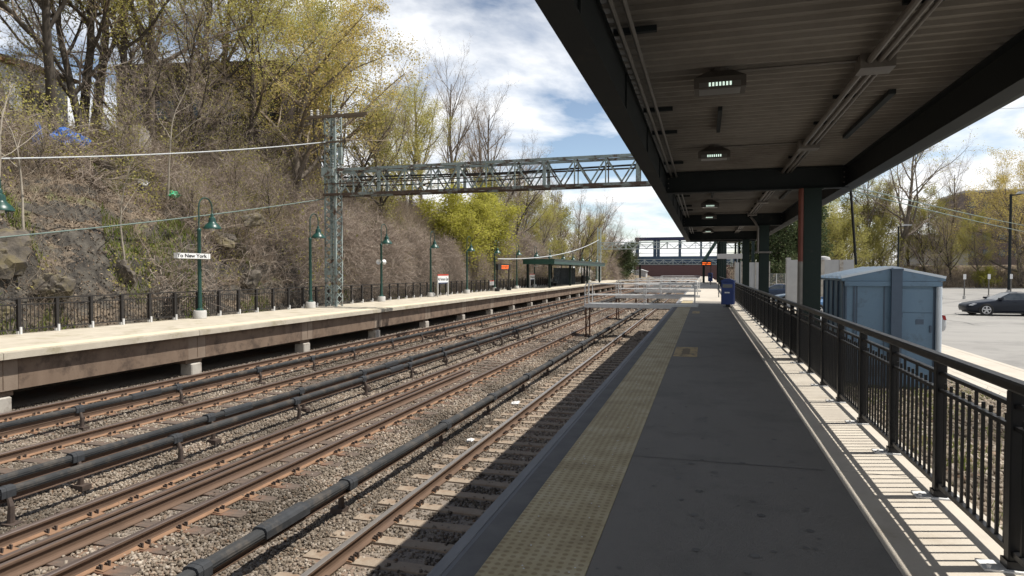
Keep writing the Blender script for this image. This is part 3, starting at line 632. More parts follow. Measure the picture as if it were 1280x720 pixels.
for sx in (-.14, .12): b.tube([(RX + sx, 4.47 - .05, .014), (RX + sx, 4.47 - .05, .035)], .012, 6)
plate = b.build('base_plate', M['zinc'], post)
b = MB(o=(RX, 4.47, 0))
for i in range(1, 11):
    y = 4.47 + i * SP / 11
    top = .955 if i in (2, 5, 8) else .905
    b.box(RX - .009, RX + .009, y - .009, y + .009, .12, .825); b.box(RX - .009, RX + .009, y - .009, y + .009, .86, top)
pan = b.build('picket_panel', M['black'], t)
for k in range(K0, K1):
    if k == 0: continue
    a = post.copy(); COL.objects.link(a); a.location = (0, k * SP, 0); c = plate.copy(); COL.objects.link(c); c.parent = a
    a = pan.copy(); COL.objects.link(a); a.location = (0, k * SP, 0)
# ------------------------------------------------------------------ gangways across the tracks
def gangway():
    r = empty('gangway', (0, 0, 0)); Wd = 1.25; x0, x1 = -5.92, -.30
    b = MB(); b.box(x0, x1, 0, .05, -.10, .11); b.box(x0, x1, Wd - .05, Wd, -.10, .11); b.box(x0 + .01, x1 - .01, .051, Wd - .051, .03, .07); b.build('deck', M['alu'], r)
    for y in (.03, Wd - .03):
        b = MB(); xa, xb = x0 + .03, x1 - .17
        b.tube([(xb, y, .0), (xb, y, .95), (xb - .04, y, 1.06), (xb - .14, y, 1.12), (xa + .14, y, 1.12), (xa + .04, y, 1.06), (xa, y, .95), (xa, y, -.05)], .026, 8)
        b.tube([(xa, y, .55), (xb, y, .55)], .024, 8)
        for f in (.035, .55): x = xa + (xb - xa) * f; b.tube([(x, y, .1), (x, y, 1.12)], .024, 8)
        b.build('handrail', M['alu'], r, smooth='auto')
    for y in (.05, Wd - .05):
        for x in (x0 + .08, ):
            b = MB(); b.box(x - .035, x + .035, y - .035, y + .035, -1.62, -.10); b.box(x - .09, x + .09, y - .09, y + .09, -1.66, -1.60); b.build('leg', M['rustleg'], r)
    b = MB(); b.bar((x0 + .08, .05, -1.2), (x0 + .08, Wd - .05, -.5), .03); b.build('brace', M['rustleg'], r)
    return r
gw = gangway(); tb = {gw.name: kids(gw)}
GL = ['nearest aluminium gangway with handrails bridging the tracks by the platform end of shade', 'second aluminium gangway, directly behind the nearest one over the tracks', 'third aluminium gangway over the tracks, mostly behind two nearer ones', 'fourth aluminium gangway over the tracks toward the overpass', 'farthest aluminium gangway over the tracks before the overpass']
for k, y in enumerate((32.9, 45, 57.5, 70, 92)):
    a = gw if k == 0 else copy_tree(gw, None, tb); a.location = (0, y, 0); tag(a, GL[k], 'gangway', 'aluminium gangways over the tracks')
# ------------------------------------------------------------------ blue bins on the platform
def bin_(x, y, s, label):
    r = empty('newspaper_bin', (x, y, 0), R_(-8), label, 'bin', 'blue bins on the near platform'); hw, hd, h = .30 * s, .27 * s, 1.25 * s
    b = MB(); b.cbox(-hw, hw, -hd, hd, .14, h, .03); b.build('body', M['binblue'], r)
    b = MB(); b.prism([(-hw - .02, h - .01), (hw + .02, h - .01), (hw + .02, h + .05), (.10, h + .15), (-.10, h + .15), (-hw - .02, h + .05)], 'y', -hd - .02, hd + .02); b.build('lid', M['binblue'], r)
    b = MB(); b.box(-hw + .07, hw - .07, -hd - .008, -hd - .001, h * .76, h * .90); b.build('window', M['windowglass'], r)
    b = MB(); b.box(-.13 * s, .10 * s, -hd - .006, -hd - .001, h * .55, h * .60); b.build('sticker', M['white'], r)
    b = MB(); b.box(-.10, .10, -.1, .1, .03, .141); b.box(-.2, .2, -.2, .2, .003, .03); b.build('pedestal', M['trim'], r)
bin_(1.10, 33.5, 1.0, 'blue box bin with peaked lid standing by the black railing'); bin_(.85, 108, 1.1, 'small distant blue bin at the foot of the green stair columns')
# ------------------------------------------------------------------ opposite platform
FX, FB = -15.9, -20.35; FY0, FY1 = -7.4, 136
t = empty('platform', (-18, 20, ZF), 0, 'opposite platform, a long pale concrete deck on brown girders', 'platform'); o = tuple(t.location)
b = MB(o=o); y = FY0
while y < FY1: b.box(FB, FX, y + .006, y + 6.19, ZF - .16, ZF); y += 6.2
b.build('deck_slab', M['concrete_far'], t)
b = MB(o=o); y = FY0
while y < FY1: b.box(FX + .001, FX + .045, y + .006, y + 6.19, ZF - .17, ZF - .012); y += 6.2
b.build('edge_nosing', M['concrete_far'], t)
b = MB(o=o); b.box(FX - .75, FX - .14, FY0, FY1, ZF + .002, ZF + .008); b.build('tactile_strip', mat('tactile_faded', (.58, .515, .38), (.64, .575, .44), scale=2, rough=.9), t)
PY = [14.4 + 6.2 * k for k in range(-3, 20)]
for y in PY:
    g = MB(o=o); g.box(FX - .42, FX - .16, y - 2.72, y + 2.72 + .0, ZF - .95, ZF - .161); g.box(FX - .415, FX - .155, y - 3.09, y - 3.07, ZF - .9, ZF - .161)
    gg = g.build('girder', M['girder'], t)
    g = MB(o=o); g.box(FX - .40, FX - .165, y + 2.725, y + 3.475, ZF - .95, ZF - .161); g.build('girder_end', M['girder_end'], t)
    g = MB(o=o); g.box(-20.2, FX - .30, y + 2.75, y + 3.45, ZF - 1.10, ZF - .951); g.build('cap_beam', M['girder'], t)
    g = MB(o=o); g.cbox(FX - .66, FX - .18, y + 2.88, y + 3.34, -1.95, ZF - 1.103, .03); g.build('pier', M['pier'], t); g = MB(o=o); g.cbox(-20, -19.4, y + 2.85, y + 3.35, -1.95, ZF - 1.103, .03); g.build('pier', M['pier'], t)
g = MB(o=o); g.box(-20.2, -19.95, FY0, FY1, ZF - .80, ZF - .161); g.build('back_girder', M['girder'], t)
g = MB(o=o); g.box(-20.30, -18.8, FY0, FY1, -1.95, ZF - 1.02); g.build('back_wall', M['girder'], t)
# its black fence
RX2 = -20.15; S2 = 1.22
t = empty('railing', (RX2, 14.7, ZF), 0, 'black picket fence along the back of the opposite platform', 'railing'); o = tuple(t.location)
ya, yb = 14.7 - 16 * S2, 14.7 + 84 * S2
for z, n in ((1.09, 'top_rail'), (.14, 'bottom_rail'), (.90, 'upper_rail')):
    b = MB(o=o); h = .045 if n == 'top_rail' else .02; b.box(RX2 - h, RX2 + h, ya, yb, ZF + z - .02, ZF + z + .02); b.build(n, M['blackfar'], t)
b = MB(o=(RX2, 14.7, ZF)); b.box(RX2 - .05, RX2 + .05, 14.65, 14.75, ZF + .1, ZF + 1.07); post = b.build('post', M['blackfar'], t)
b = MB(o=(RX2, 14.7, ZF)); b.box(RX2 - .05, RX2 + .05, 14.64, 14.76, ZF, ZF + .1); b.box(RX2 + .05, RX2 + .10, 14.67, 14.73, ZF, ZF + .22); pb_ = b.build('post_foot', M['zinc'], post)
b = MB(o=(RX2, 14.7, ZF))
for i in range(1, 10): y = 14.7 + i * S2 / 10; b.box(RX2 - .008, RX2 + .008, y - .008, y + .008, ZF + .16, ZF + .88)
pan = b.build('picket_panel', M['blackfar'], t)
for k in range(-16, 84):
    if k == 0: continue
    a = post.copy(); COL.objects.link(a); a.location = (0, k * S2, 0); c = pb_.copy(); COL.objects.link(c); c.parent = a
    a = pan.copy(); COL.objects.link(a); a.location = (0, k * S2, 0)
# arched lamp posts
def lamp():
    r = empty('lamp_post', (0, 0, 0))
    b = MB(); b.lathe([(.23, 0), (.25, .01), (.25, .30), (.23, .33)], n=24); b.build('footing', M['footing'], r, smooth='auto')
    b = MB(); b.lathe([(.15, .331), (.15, .37), (.085, .42), (.075, 1.0), (.07, 3.55), (.085, 3.58), (.085, 3.63), (.05, 3.68)], n=14)
    b.build('pole', M['green'], r, smooth='auto')
    b = MB(); pts = [(0, 0, 3.65), (0, 0, 4.55)]
    for i in range(1, 13): a = math.pi * i / 12; pts.append((0, .37 - .37 * math.cos(a), 4.55 + .40 * math.sin(a)))
    pts.append((0, .74, 4.32)); b.tube(pts, .026, 8); b.build('arched_arm', M['green'], r, smooth='auto')
    b = MB(); b.lathe([(.035, 4.34), (.06, 4.30), (.06, 4.20), (.12, 4.16), (.145, 4.07), (.145, 3.99), (.17, 3.95), (.27, 3.86), (.345, 3.76), (.36, 3.70), (.345, 3.695), (.25, 3.80), (.02, 3.90)], c=(0, .74, 0), n=24); sh = b.build('lamp_shade', M['green'], r, smooth='auto')
    b = MB(); b.lathe([(.02, 3.85), (.09, 3.80), (.11, 3.72), (.08, 3.64), (.02, 3.62)], c=(0, .74, 0), n=14); b.build('globe', M['glasslamp'], sh, smooth=True)
    return r
lm = lamp(); tb = {}
for c in COL.objects:
    if c.parent: tb.setdefault(c.parent.name, []).append(c)
LL = ['green lamp post cut off by the left edge, only its shade in the picture', 'green arched lamp post carrying the To New York board', 'green arched lamp post standing just left of the lattice tower', 'green arched lamp post with two white speaker horns, right of the lattice tower',
      'green arched lamp post beside the large red-topped station sign, on its left', 'green arched lamp post under the lime trees, right of the large red-topped sign', 'green arched lamp post just left of the orange message board', 'green arched lamp post rising behind the orange message board',
      'green arched lamp post next to the small red-topped sign left of the shelter', 'green arched lamp post by the left end of the platform shelter roof', 'green arched lamp post seen over the middle of the shelter roof', 'distant lamp post at the right end of the shelter roof', 'distant lamp post just left of the thin far gantry mast', 'distant lamp post just right of the thin far gantry mast', 'most distant lamp post at the end of the opposite platform']
for k in range(15):
    a = lm if k == 0 else copy_tree(lm, None, tb)
    a.location = (-19.75, 13.95 + 7.75 * k - (.75 if k == 0 else 0), ZF); tag(a, LL[k], 'lamp post', 'arched lamp posts on the opposite platform')
    if k > 4: a.rotation_euler = (0, 0, rng.uniform(-.15, .1))
def text(s, size, loc, rot, m, parent, name='lettering', sx=1, ext=.004, align='CENTER'):
    c = bpy.data.curves.new(name, 'FONT'); c.body = s; c.size = size; c.extrude = ext; c.align_x = align; c.align_y = 'CENTER'; c.offset = .004 if size > .1 else 0
    c.materials.append(m); tmp = bpy.data.objects.new('tmp', c); COL.objects.link(tmp); bpy.context.view_layer.update(); me = bpy.data.meshes.new_from_object(tmp.evaluated_get(bpy.context.evaluated_depsgraph_get())); bpy.data.objects.remove(tmp); ob = bpy.data.objects.new(name, me); COL.objects.link(ob); ob.parent = parent; ob.location = loc; ob.rotation_euler = rot; ob.scale = (sx, 1, 1); return ob
FACE = (R_(90), 0, R_(90))
r = empty('direction_sign', (-19.6, 21.1, 2.26), 0, 'white board reading To New York fixed to a green lamp post', 'sign')
b = MB(); b.box(-.02, .16, -.86, .86, 0, .21); b.build('board', M['white'], r)
b = MB(); b.box(.161, .163, .765, .775, .0, .21); b.build('seam', M['ink'], r)
text('To New York', .19, (.163, -.12, .105), FACE, M['ink'], r, sx=1.42)
b = MB(); b.box(-.075, -.021, -.05, .05, .03, .18); b.build('clamp', M['green'], r)
r = empty('speaker_horns', (-19.75, 37.2, 2.35), 0, 'pair of white loudspeaker horns on a green lamp post', 'loudspeaker')
for s in (-1, 1):
    b = MB(); b.lathe([(.04, .08 * s), (.06, .16 * s), (.16, .34 * s), (.17, .36 * s), (.15, .35 * s), (.04, .2 * s)], n=14, axis='y'); b.build('horn', M['white'], r, smooth='auto')
b = MB(); b.box(-.09, .09, -.078, .078, -.04, .04); b.build('bracket', M['green'], r)
r = empty('direction_sign', (-19.6, 75.95, 2.30), 0, 'small white board on a lamp post left of the shelter', 'sign')
b = MB(); b.box(0, .1, -.8, .8, 0, .2); b.build('board', M['white'], r); text('To New York', .17, (.103, -.05, .1), FACE, M['ink'], r, sx=1.2)
def station_sign(y, w, top, label, txt, hx=-19.2):
    r = empty('station_sign', (hx, y, ZF), 0, label, 'sign', 'red-topped station name signs'); h = top - ZF
    b = MB(); b.box(-.03, .03, -w / 2, w / 2, h - .62, h - .10); b.build('board', M['white'], r)
    b = MB(); b.box(-.04, .045, -w / 2 - .06, w / 2 + .06, h - .098, h); b.build('red_band', M['red'], r)
    b = MB(); b.box(-.035, .034, -w / 2 + .1, w / 2 - .1, h - .69, h - .622); b.build('blue_band', M['navy'], r)
    for s in (-1, 1):
        b = MB(); b.box(-.04, .04, s * w / 2 - .05, s * w / 2 + .05, .002, h - .099) if False else b.box(-.04, .04, s * (w / 2 + .045) - .04, s * (w / 2 + .045) + .04, .002, h - .099); b.build('leg', M['alu'], r)
    text(txt, .33, (.034, 0, h - .37), FACE, M['ink'], r, sx=.98 * w / 1.9)
station_sign(46.0, 1.95, 1.52, 'large white Mt Vernon East sign with red top on two legs', 'Mt Vernon East')
station_sign(72.8, 1.9, 1.45, 'distant white station sign with red top, left of the shelter', 'Mt Vernon East')
r = empty('fence_notice', (RX2 + .07, 60.5, ZF), 0, 'small white notice with red edge hung on the black fence', 'sign')
b = MB(); b.box(0, .02, -.65, .65, .55, 1.0); b.build('board', M['white'], r); b = MB(); b.box(.0205, .024, -.65, .65, .94, 1.0); b.build('red_band', M['red'], r)
r = empty('message_board', (-19.1, 60, ZF), 0, 'black message board with orange lettering on posts, opposite platform', 'message board')
b = MB(); b.box(-.12, .12, -.85, 3.2, 2.05, 2.62); b.build('cabinet', M['trim'], r)
for y in (-.8, 3.1):
    b = MB(); b.box(-.06, .06, y - .06, y + .06, .3, 2.05); b.lathe([(.25, 0), (.25, .3)], c=(0, y, 0), n=16); b.build('post', M['trim'] if y > 0 else M['trim'], r)
for i, zz in enumerate((2.47, 2.33, 2.19)):
    b = MB(); y = .25
    while y < 2.6:
        w = rng.choice((.05, .08, .1)); b.box(.121, .126, y, y + w, zz - .035, zz + .03); y += w + rng.choice((.03, .04, .12))
    b.build('orange_text', M['led'], r)
# shelter on the opposite platform
r = empty('platform_shelter', (-18.4, 84, ZF), 0, 'dark green open shelter with flat roof on the opposite platform', 'shelter')
b = MB(); b.box(-1.7, 2.0, -12, 27, 2.75, 3.25); b.box(-1.8, 2.1, -12.1, 27.1, 3.251, 3.33); b.build('roof', M['green'], r)
for y in (-11, 1, 14, 26):
    for x in (-1.4, 1.2):
        b = MB(); b.box(x - .12, x + .12, y - .12, y + .12, .002, 2.75); b.build('post', M['flange'], r)
b = MB(); b.box(-1.3, -1.2, 2, 12, .1, 2.4); b.box(-1.19, .9, 6, 6.08, .1, 2.4); b.build('windscreen', M['windowglass'], r)
b = MB(); b.box(-1.0, -.45, -2, .5, .42, .48); b.box(-1.05, -.98, -2, .5, .55, .95)
for y in (-1.8, .3): b.box(-.95, -.5, y - .03, y + .03, .002, .42)
b.build('bench', M['trim'], r)
r = empty('trash_can', (-18.0, 99, ZF), 0, 'dark round trash can under the far shelter', 'bin'); b = MB(); b.lathe([(.30, 0), (.36, .1), (.38, 1.0), (.36, 1.05)], n=16); b.build('barrel', M['trim'], r); b = MB(); b.lathe([(.39, 1.051), (.34, 1.2), (.12, 1.3)], n=16); b.build('lid', M['trim'], r)
# ------------------------------------------------------------------ lattice gantry over the tracks
def lattice(b, x0, x1, y0, y1, z0, z1, step, w=.07, lace=.045):
    for x in (x0, x1):
        for y in (y0, y1):
            sx = 1 if x == x0 else -1; sy = 1 if y == y0 else -1
            b.box(min(x, x + sx * .11), max(x, x + sx * .11), y - .008, y + .008, z0, z1); b.box(x - .008, x + .008, min(y + sy * .009, y + sy * .11), max(y + sy * .009, y + sy * .11), z0, z1)
    n = max(1, round((z1 - z0) / step))
    for i in range(n):
        a = z0 + (z1 - z0) * i / n; c = z0 + (z1 - z0) * (i + 1) / n
        for y, e in ((y0, .012), (y1, -.012)):
            b.bar((x0, y + e, a), (x1, y + e, c), lace, .012, (0, 1, 0)); b.bar((x1, y + 2.2 * e, a), (x0, y + 2.2 * e, c), lace, .012, (0, 1, 0))
        for x, e in ((x0, .012), (x1, -.012)):
            b.bar((x + e, y0, a), (x + e, y1, c), lace, .012, (1, 0, 0)); b.bar((x + 2.2 * e, y1, a), (x + 2.2 * e, y0, c), lace, .012, (1, 0, 0))
def gantry(t, x0, x1, y0, zb, zt, ztop, dep=.85, pan=1.55, step=.42, gz=ZF, right_tower=True, paint='steelgreen', low='steelrust'):
    o = tuple(t.location); th = .70
    b = MB(o=o); lattice(b, x0 - th / 2, x0 + th / 2, y0, y0 + th, gz, ztop, step); b.build('lattice_tower', M[paint], t)
    if right_tower:
        b = MB(o=o); lattice(b, x1 - th / 2, x1 + th / 2, y0, y0 + th, -1.85, zt, step); b.build('lattice_tower', M[paint], t)
    for yy in (y0 - .09, y0 + dep):
        b = MB(o=o); b.box(x0 - .35, x1 + .35, yy - .06, yy + .06, zt - .13, zt); b.build('top_chord', M[paint], t)
        b = MB(o=o); b.box(x0 - .35, x1 + .35, yy - .06, yy + .06, zb, zb + .13); b.build('bottom_chord', M[low], t)
        b = MB(o=o); n = round((x1 - x0) / pan); zm = zb + (zt - zb) * .62
        for i in range(n + 1):
            x = x0 + (x1 - x0) * i / n
            w = .16 if i % 3 == 2 else .06; b.box(x - w / 2, x + w / 2, yy - .03, yy + .03, zb + .131, zt - .131)
            if i < n:
                x2 = x0 + (x1 - x0) * (i + 1) / n; xm = (x + x2) / 2
                b.bar((x, yy, zt - .14), (xm, yy, zb + .14), .075, .03, (0, 1, 0)); b.bar((xm, yy + .01, zb + .14), (x2, yy + .01, zt - .14), .075, .03, (0, 1, 0))
        b.build('web_bracing', M[paint], t)
    b = MB(o=o); b.box(x0 - .3, x0 + (x1 - x0) * .45, y0 - .12, y0 - .07, zb + .62, zb + .67); b.box(x0, x1, y0 + dep - .12, y0 + dep - .08, zb + .85, zb + .93); b.build('mid_rail', M[low], t)
    b = MB(o=o); n = round((x1 - x0) / pan)
    for i in range(n):
        x = x0 + (x1 - x0) * i / n; x2 = x0 + (x1 - x0) * (i + 1) / n
        for z in (zb + .06, zt - .06): b.bar((x, y0 - .03, z), (x2, y0 + dep - .06, z), .06, .03); b.bar((x2, y0 - .03, z + .032), (x2, y0 + dep - .06, z + .032), .06, .03)
    b.build('lateral_bracing', M[low], t)
GY = 31.1
t = empty('signal_gantry', (-19.6, GY, ZF), 0, 'pale green lattice gantry spanning the tracks, rusty underneath', 'gantry'); o = tuple(t.location)
gantry(t, -19.6, 4.45, GY, 5.85, 7.30, 10.25)
b = MB(o=o)      # wooden cross arms with insulators, as on the photographed tower
for dz, dy, xa, xb in ((10.12, -.16, -20.9, -17.2), (10.30, .86, -20.6, -17.9)): b.box(xa, xb, GY + dy - .06, GY + dy + .06, dz - .07, dz + .07)
b.box(-20.2, -18.5, GY - .14, GY - .03, 8.70, 8.79); b.build('cross_arm', M['timber'], t)
b = MB(o=o); b.tube([(-19.45, GY - .05, 10.2), (-19.45, GY - .05, 11.3)], .04, 8); b.build('mast', M['steelgreen'], t)
b = MB(o=o); b.box(-19.9, -19.2, GY - .35, GY - .05, 6.9, 7.35); b.build('cabinet', M['steelgreen'], t)
b = MB(o=o); b.box(-19.18, -18.98, GY + .15, GY + .4, 7.6, 8.5); b.build('signal_box', M['steelgreen'], t)
for x in (-20.6, -20.2, -18.9, -18.55, -17.9):
    b = MB(o=o); b.lathe([(.05, 10.19), (.09, 10.25), (.05, 10.30), (.09, 10.36), (.05, 10.41), (.09, 10.47), (.03, 10.53)], c=(x, GY - .16, 0), n=10); b.build('insulator', M['footing'], t, smooth='auto')
b = MB(o=o); b.tube([(-18.55, GY - .16, 10.1), (-18.5, GY - .2, 9.2), (-18.6, GY - .2, 8.4), (-18.8, GY, 7.6)], .02, 6); b.tube([(-20.5, GY - .16, 10.1), (-20.35, GY - .3, 8.8), (-20.1, GY - .3, 7.9), (-19.8, GY - .2, 7.2)], .025, 6); b.build('drop_wire', M['blackwire'], t)
b = MB(o=o); b.box(-19.97, -19.23, GY - .03, GY - .012, 1.55, 1.95); b.build('plate', M['steelgreen'], t)
b = MB(o=o); b.tube([(-19, GY + .45, 6.9), (-10, GY + .45, 6.75), (0, GY + .45, 6.9), (4.3, GY + .45, 6.9)], .05, 6); b.tube([(-19, GY + .1, 6.35), (-13, GY + .1, 6.3), (-7, GY + .1, 6.4)], .035, 6); b.build('cable', M['blackwire'], t)
t = empty('signal_gantry', (-19.6, 124.6, ZF), 0, 'distant thin pale gantry beyond the shelter, its mast tallest', 'gantry'); gantry(t, -19.6, 6, 124.6, 5.95, 7.30, 10.2, pan=2.6, step=1.0, paint='steelpale', low='steelpale')
t = empty('signal_gantry', (-24.5, 212, ZF), 0, 'farthest low gantry in front of the overpass', 'gantry'); gantry(t, -24.5, 8, 212, 3.9, 5.6, 10.2, pan=3.0, step=1.4, gz=-1.85, paint='steelpale', low='steelpale')
def wire(name, pts, r, m, label, cat, sag=0, n=24):
    p, q = Vector(pts[0]), Vector(pts[-1]); P = [p.lerp(q, i / n) - Vector((0, 0, sag * 4 * (i / n) * (1 - i / n))) for i in range(n + 1)]
    b = MB(o=tuple(p)); b.tube(P, r, 6); o = b.build(name, m, smooth=True); return tag(o, label, cat)
wire('feeder_cable', [(-19.75, 31.05, 8.78), (-23.2, 12.2, 4.9)], .03, M['wire'], 'thick pale cable running from the lattice tower out past the left edge', 'cable', .25)
wire('feeder_cable', [(-19.95, 31.05, 5.7), (-20.9, 13.0, 2.55)], .025, M['wiregreen'], 'thin greenish cable sloping down from under the gantry past the lamp posts', 'cable', .12)
wire('feeder_cable', [(-19.6, 124.5, 7.8), (-19.3, 60, 2.95)], .06, M['wire'], 'pale cable dipping from the distant mast over the shelter', 'cable', 1.0)
# ------------------------------------------------------------------ overpass, stair, far buildings
t = empty('overpass', (-8, 232, -1.85), 0, 'blue covered footbridge with open windows crossing above the tracks', 'footbridge'); o = tuple(t.location)
b = MB(o=o); b.box(-30, 16, 230, 236, 4.6, 6.9); b.build('floor_beam', M['overblue'], t)
b = MB(o=o); b.box(-23.5, 16, 229.6, 236.4, 12.6, 13.5); b.build('roof', M['overroof'], t)
for x in (-23, -16.9, -15.7, -8.4, -1.3, 5, 11):
    for y in (230, 235.6):
        b = MB(o=o); b.box(x - .35, x + .35, y, y + .4, 6.9, 12.6); b.build('post', M['overblue'], t)
for x in (-22, -12.3, -7, 0, 9):
    b = MB(o=o); b.box(x - .5, x + .5, 231, 235, 3.8, 4.6); b.box(x - .3, x + .3, 232.5, 233.5, -1.85, 3.8) if x in (-22, 9) else None; b.build('bearing', M['trim'], t)
b = MB(o=o)
for z in (7.9, 10.4): b.box(-23, 16, 230.1, 230.2, z, z + .12)
b.build('window_bar', M['overblue'], t)
b = MB(o=o); b.box(-26, 16, 231, 235, 3.9, 4.599); b.build('lower_beam', M['overblue'], t)
t = empty('stair_tower', (2.2, 100, 0), 0, 'green steel stair columns and sloping stair at the far platform end', 'stair'); o = tuple(t.location)
for y in (69, 78, 86.5, 96, 108):
    for x in (1.95, 4.6):
        b = MB(o=o); b.box(x - .14, x + .14, y - .14, y + .14, -.7, 6.2); b.build('column', M['flange'], t)
for y in (92, 96, 100, 104):
    b = MB(o=o); b.bar((1.9, y, 6.6), (-.4, y, 2.8), .28, .35); b.build('stringer', M['green'], t)
b = MB(o=o)
for i in range(12): f = i / 12; b.box(1.9 - 2.3 * f - .2, 1.9 - 2.3 * f + .1, 92, 104, 6.5 - 3.8 * f, 6.56 - 3.8 * f)
b.build('steps', M['green'], t)
b = MB(o=o); b.box(1.8, 4.8, 68.8, 108.2, 6.2, 6.45); b.build('roof_beam', M['flange'], t)
b = MB(o=o); b.box(.9, 1.1, 98.2, 98.4, 1, 2.8) if False else b.box(-.35, .0, 103.9, 104.2, .002, 2.8); b.build('support', M['flange'], t)
r = empty('hanging_sign', (1.3, 46, 2.55), 0, 'long pale sign board on posts beyond the canopy end, right side', 'sign'); b = MB(); b.box(-.5, 1.1, -.05, .05, .05, .38); b.build('board', M['greywall'], r); b = MB(); b.box(-.42, -.36, -.03, .03, -2.549, .049); b.box(.9, .96, -.03, .03, -2.549, .049); b.build('post', M['flange'], r)
r = empty('message_board', (.2, 88, 2.45), 0, 'orange lit message board hanging at the end of the near platform', 'message board'); b = MB(); b.box(-.62, .62, -.1, .1, 0, .62); b.build('cabinet', M['trim'], r); b = MB(); [b.box(-.5 + .13 * q, -.41 + .13 * q, -.106, -.101, z0, z0 + .1) for q in range(8) for z0 in (.15, .35) if (q * 3 + int(z0 * 10)) % 5]; b.build('orange_text', M['led'], r); b = MB(); b.box(.5, .58, -.04, .04, -2.449, -.001); b.build('post', M['trim'], r)
def building(name, x0, x1, y0, y1, z0, z1, wall, label, cat='building', roof=None, wins=None, parapet=.4, pitch=0, rz=0):
    cx, cy = (x0 + x1) / 2, (y0 + y1) / 2; hx, hy = (x1 - x0) / 2, (y1 - y0) / 2; H = z1 - z0
    r = empty(name, (cx, cy, z0), rz, label, cat)
    b = MB(); b.box(-hx, hx, -hy, hy, 0, H); b.build('wall', wall, r)
    b = MB()
    if pitch:
        b.prism([(-hx - .4, H + .01), (hx + .4, H + .01), (hx + .4, H + .15), (0, H + pitch), (-hx - .4, H + .15)], 'y', -hy - .4, hy + .4)
    else: b.box(-hx - .1, hx + .1, -hy - .1, hy + .1, H + .003, H + parapet)
    b.build('roof', roof or M['roofgrey'], r)
    for face, cols, rows, w, h, zb in (wins or []):
        n = 0
        for j in range(rows):
            for i in range(cols):
                u = (i + .5) / cols * 2 - 1; z = zb + j * (H - zb) / rows
                f = MB(); p = MB()
                if face == 'y': c = u * hx; f.box(c - w / 2 - .08, c + w / 2 + .08, -hy - .05, -hy - .002, z - .08, z + h + .08); p.box(c - w / 2, c + w / 2, -hy - .06, -hy - .051, z, z + h)
                else: s = 1 if face == '+x' else -1; c = u * hy; f.box(min(s * (hx + .002), s * (hx + .05)), max(s * (hx + .002), s * (hx + .05)), c - w / 2 - .08, c + w / 2 + .08, z - .08, z + h + .08); p.box(min(s * (hx + .051), s * (hx + .06)), max(s * (hx + .051), s * (hx + .06)), c - w / 2, c + w / 2, z, z + h)
                fo = f.build('window', M['trim'], r); p.build('pane', M['windowglass'], fo)
    return r
building('brick_building', -30, 45, 290, 310, -1.85, 5.8, M['brick'], 'long low red brick building beyond the overpass at the end of the tracks')
building('small_house', -27, -22.5, 262, 270, -1.85, 1.6, M['greywall'], 'small pale grey hut at track level before the brick building', 'hut', pitch=1)
# ------------------------------------------------------------------ wooded hillside on the left
PX = [-60, -45, -36, -31, -27, -24, -22.6, -21.7, -21.1, -20.5]; PZ = [10.2, 9.9, 9.6, 9.0, 6.9, 4.5, 2.6, .6, -.7, -1.5]
def smooth(a, b, x): t = min(1, max(0, (x - a) / (b - a))); return t * t * (3 - 2 * t)
def hillz(x, y):
    w = 1.1 * noise.noise((0, y * .13, 5)) * smooth(-20.6, -22.5, x) * (1 if x > -33 else .3)
    z = float(np.interp(x + w, PX, PZ))
    k = 1 - .80 * smooth(62, 112, y)
    z = -1.5 + (z + 1.5) * k
    a = smooth(-20.6, -22.2, x)
    z += a * (.75 * noise.fractal((x * .38, y * .38, 2), .8, 2.1, 6) + .34 * abs(noise.noise((x * 1.1, y * 1.1, 9))) * (1 if x > -28 else .3))
    st = noise.noise((x * .25, y * .18, 31))           # rock ledges
    if st > 0 and x > -27: z += a * min(.5, st * 1.5) * (math.floor(z / 1.1) * 1.1 + 1.1 * smooth(.55, .95, (z / 1.1) % 1) - z) * .9
    return z
xs = np.concatenate([-20.5 - np.arange(0, 9, .13), -29.5 - np.arange(0, 8, .35), [-38, -41, -45, -52, -60, -75, -95]])
ys = np.concatenate([np.arange(-8, 60, .22), np.arange(60, 130, .6), np.arange(130, 300, 4)]); nx = len(xs)
V = [(x, y, hillz(max(x, -60), y)) for y in ys for x in xs]
F = [(j * nx + i + 1, j * nx + i, (j + 1) * nx + i, (j + 1) * nx + i + 1) for j in range(len(ys) - 1) for i in range(nx - 1)]
tag(link('hillside', np_mesh('hillside', V, F, M['hill'], smooth=True)), kind='structure')
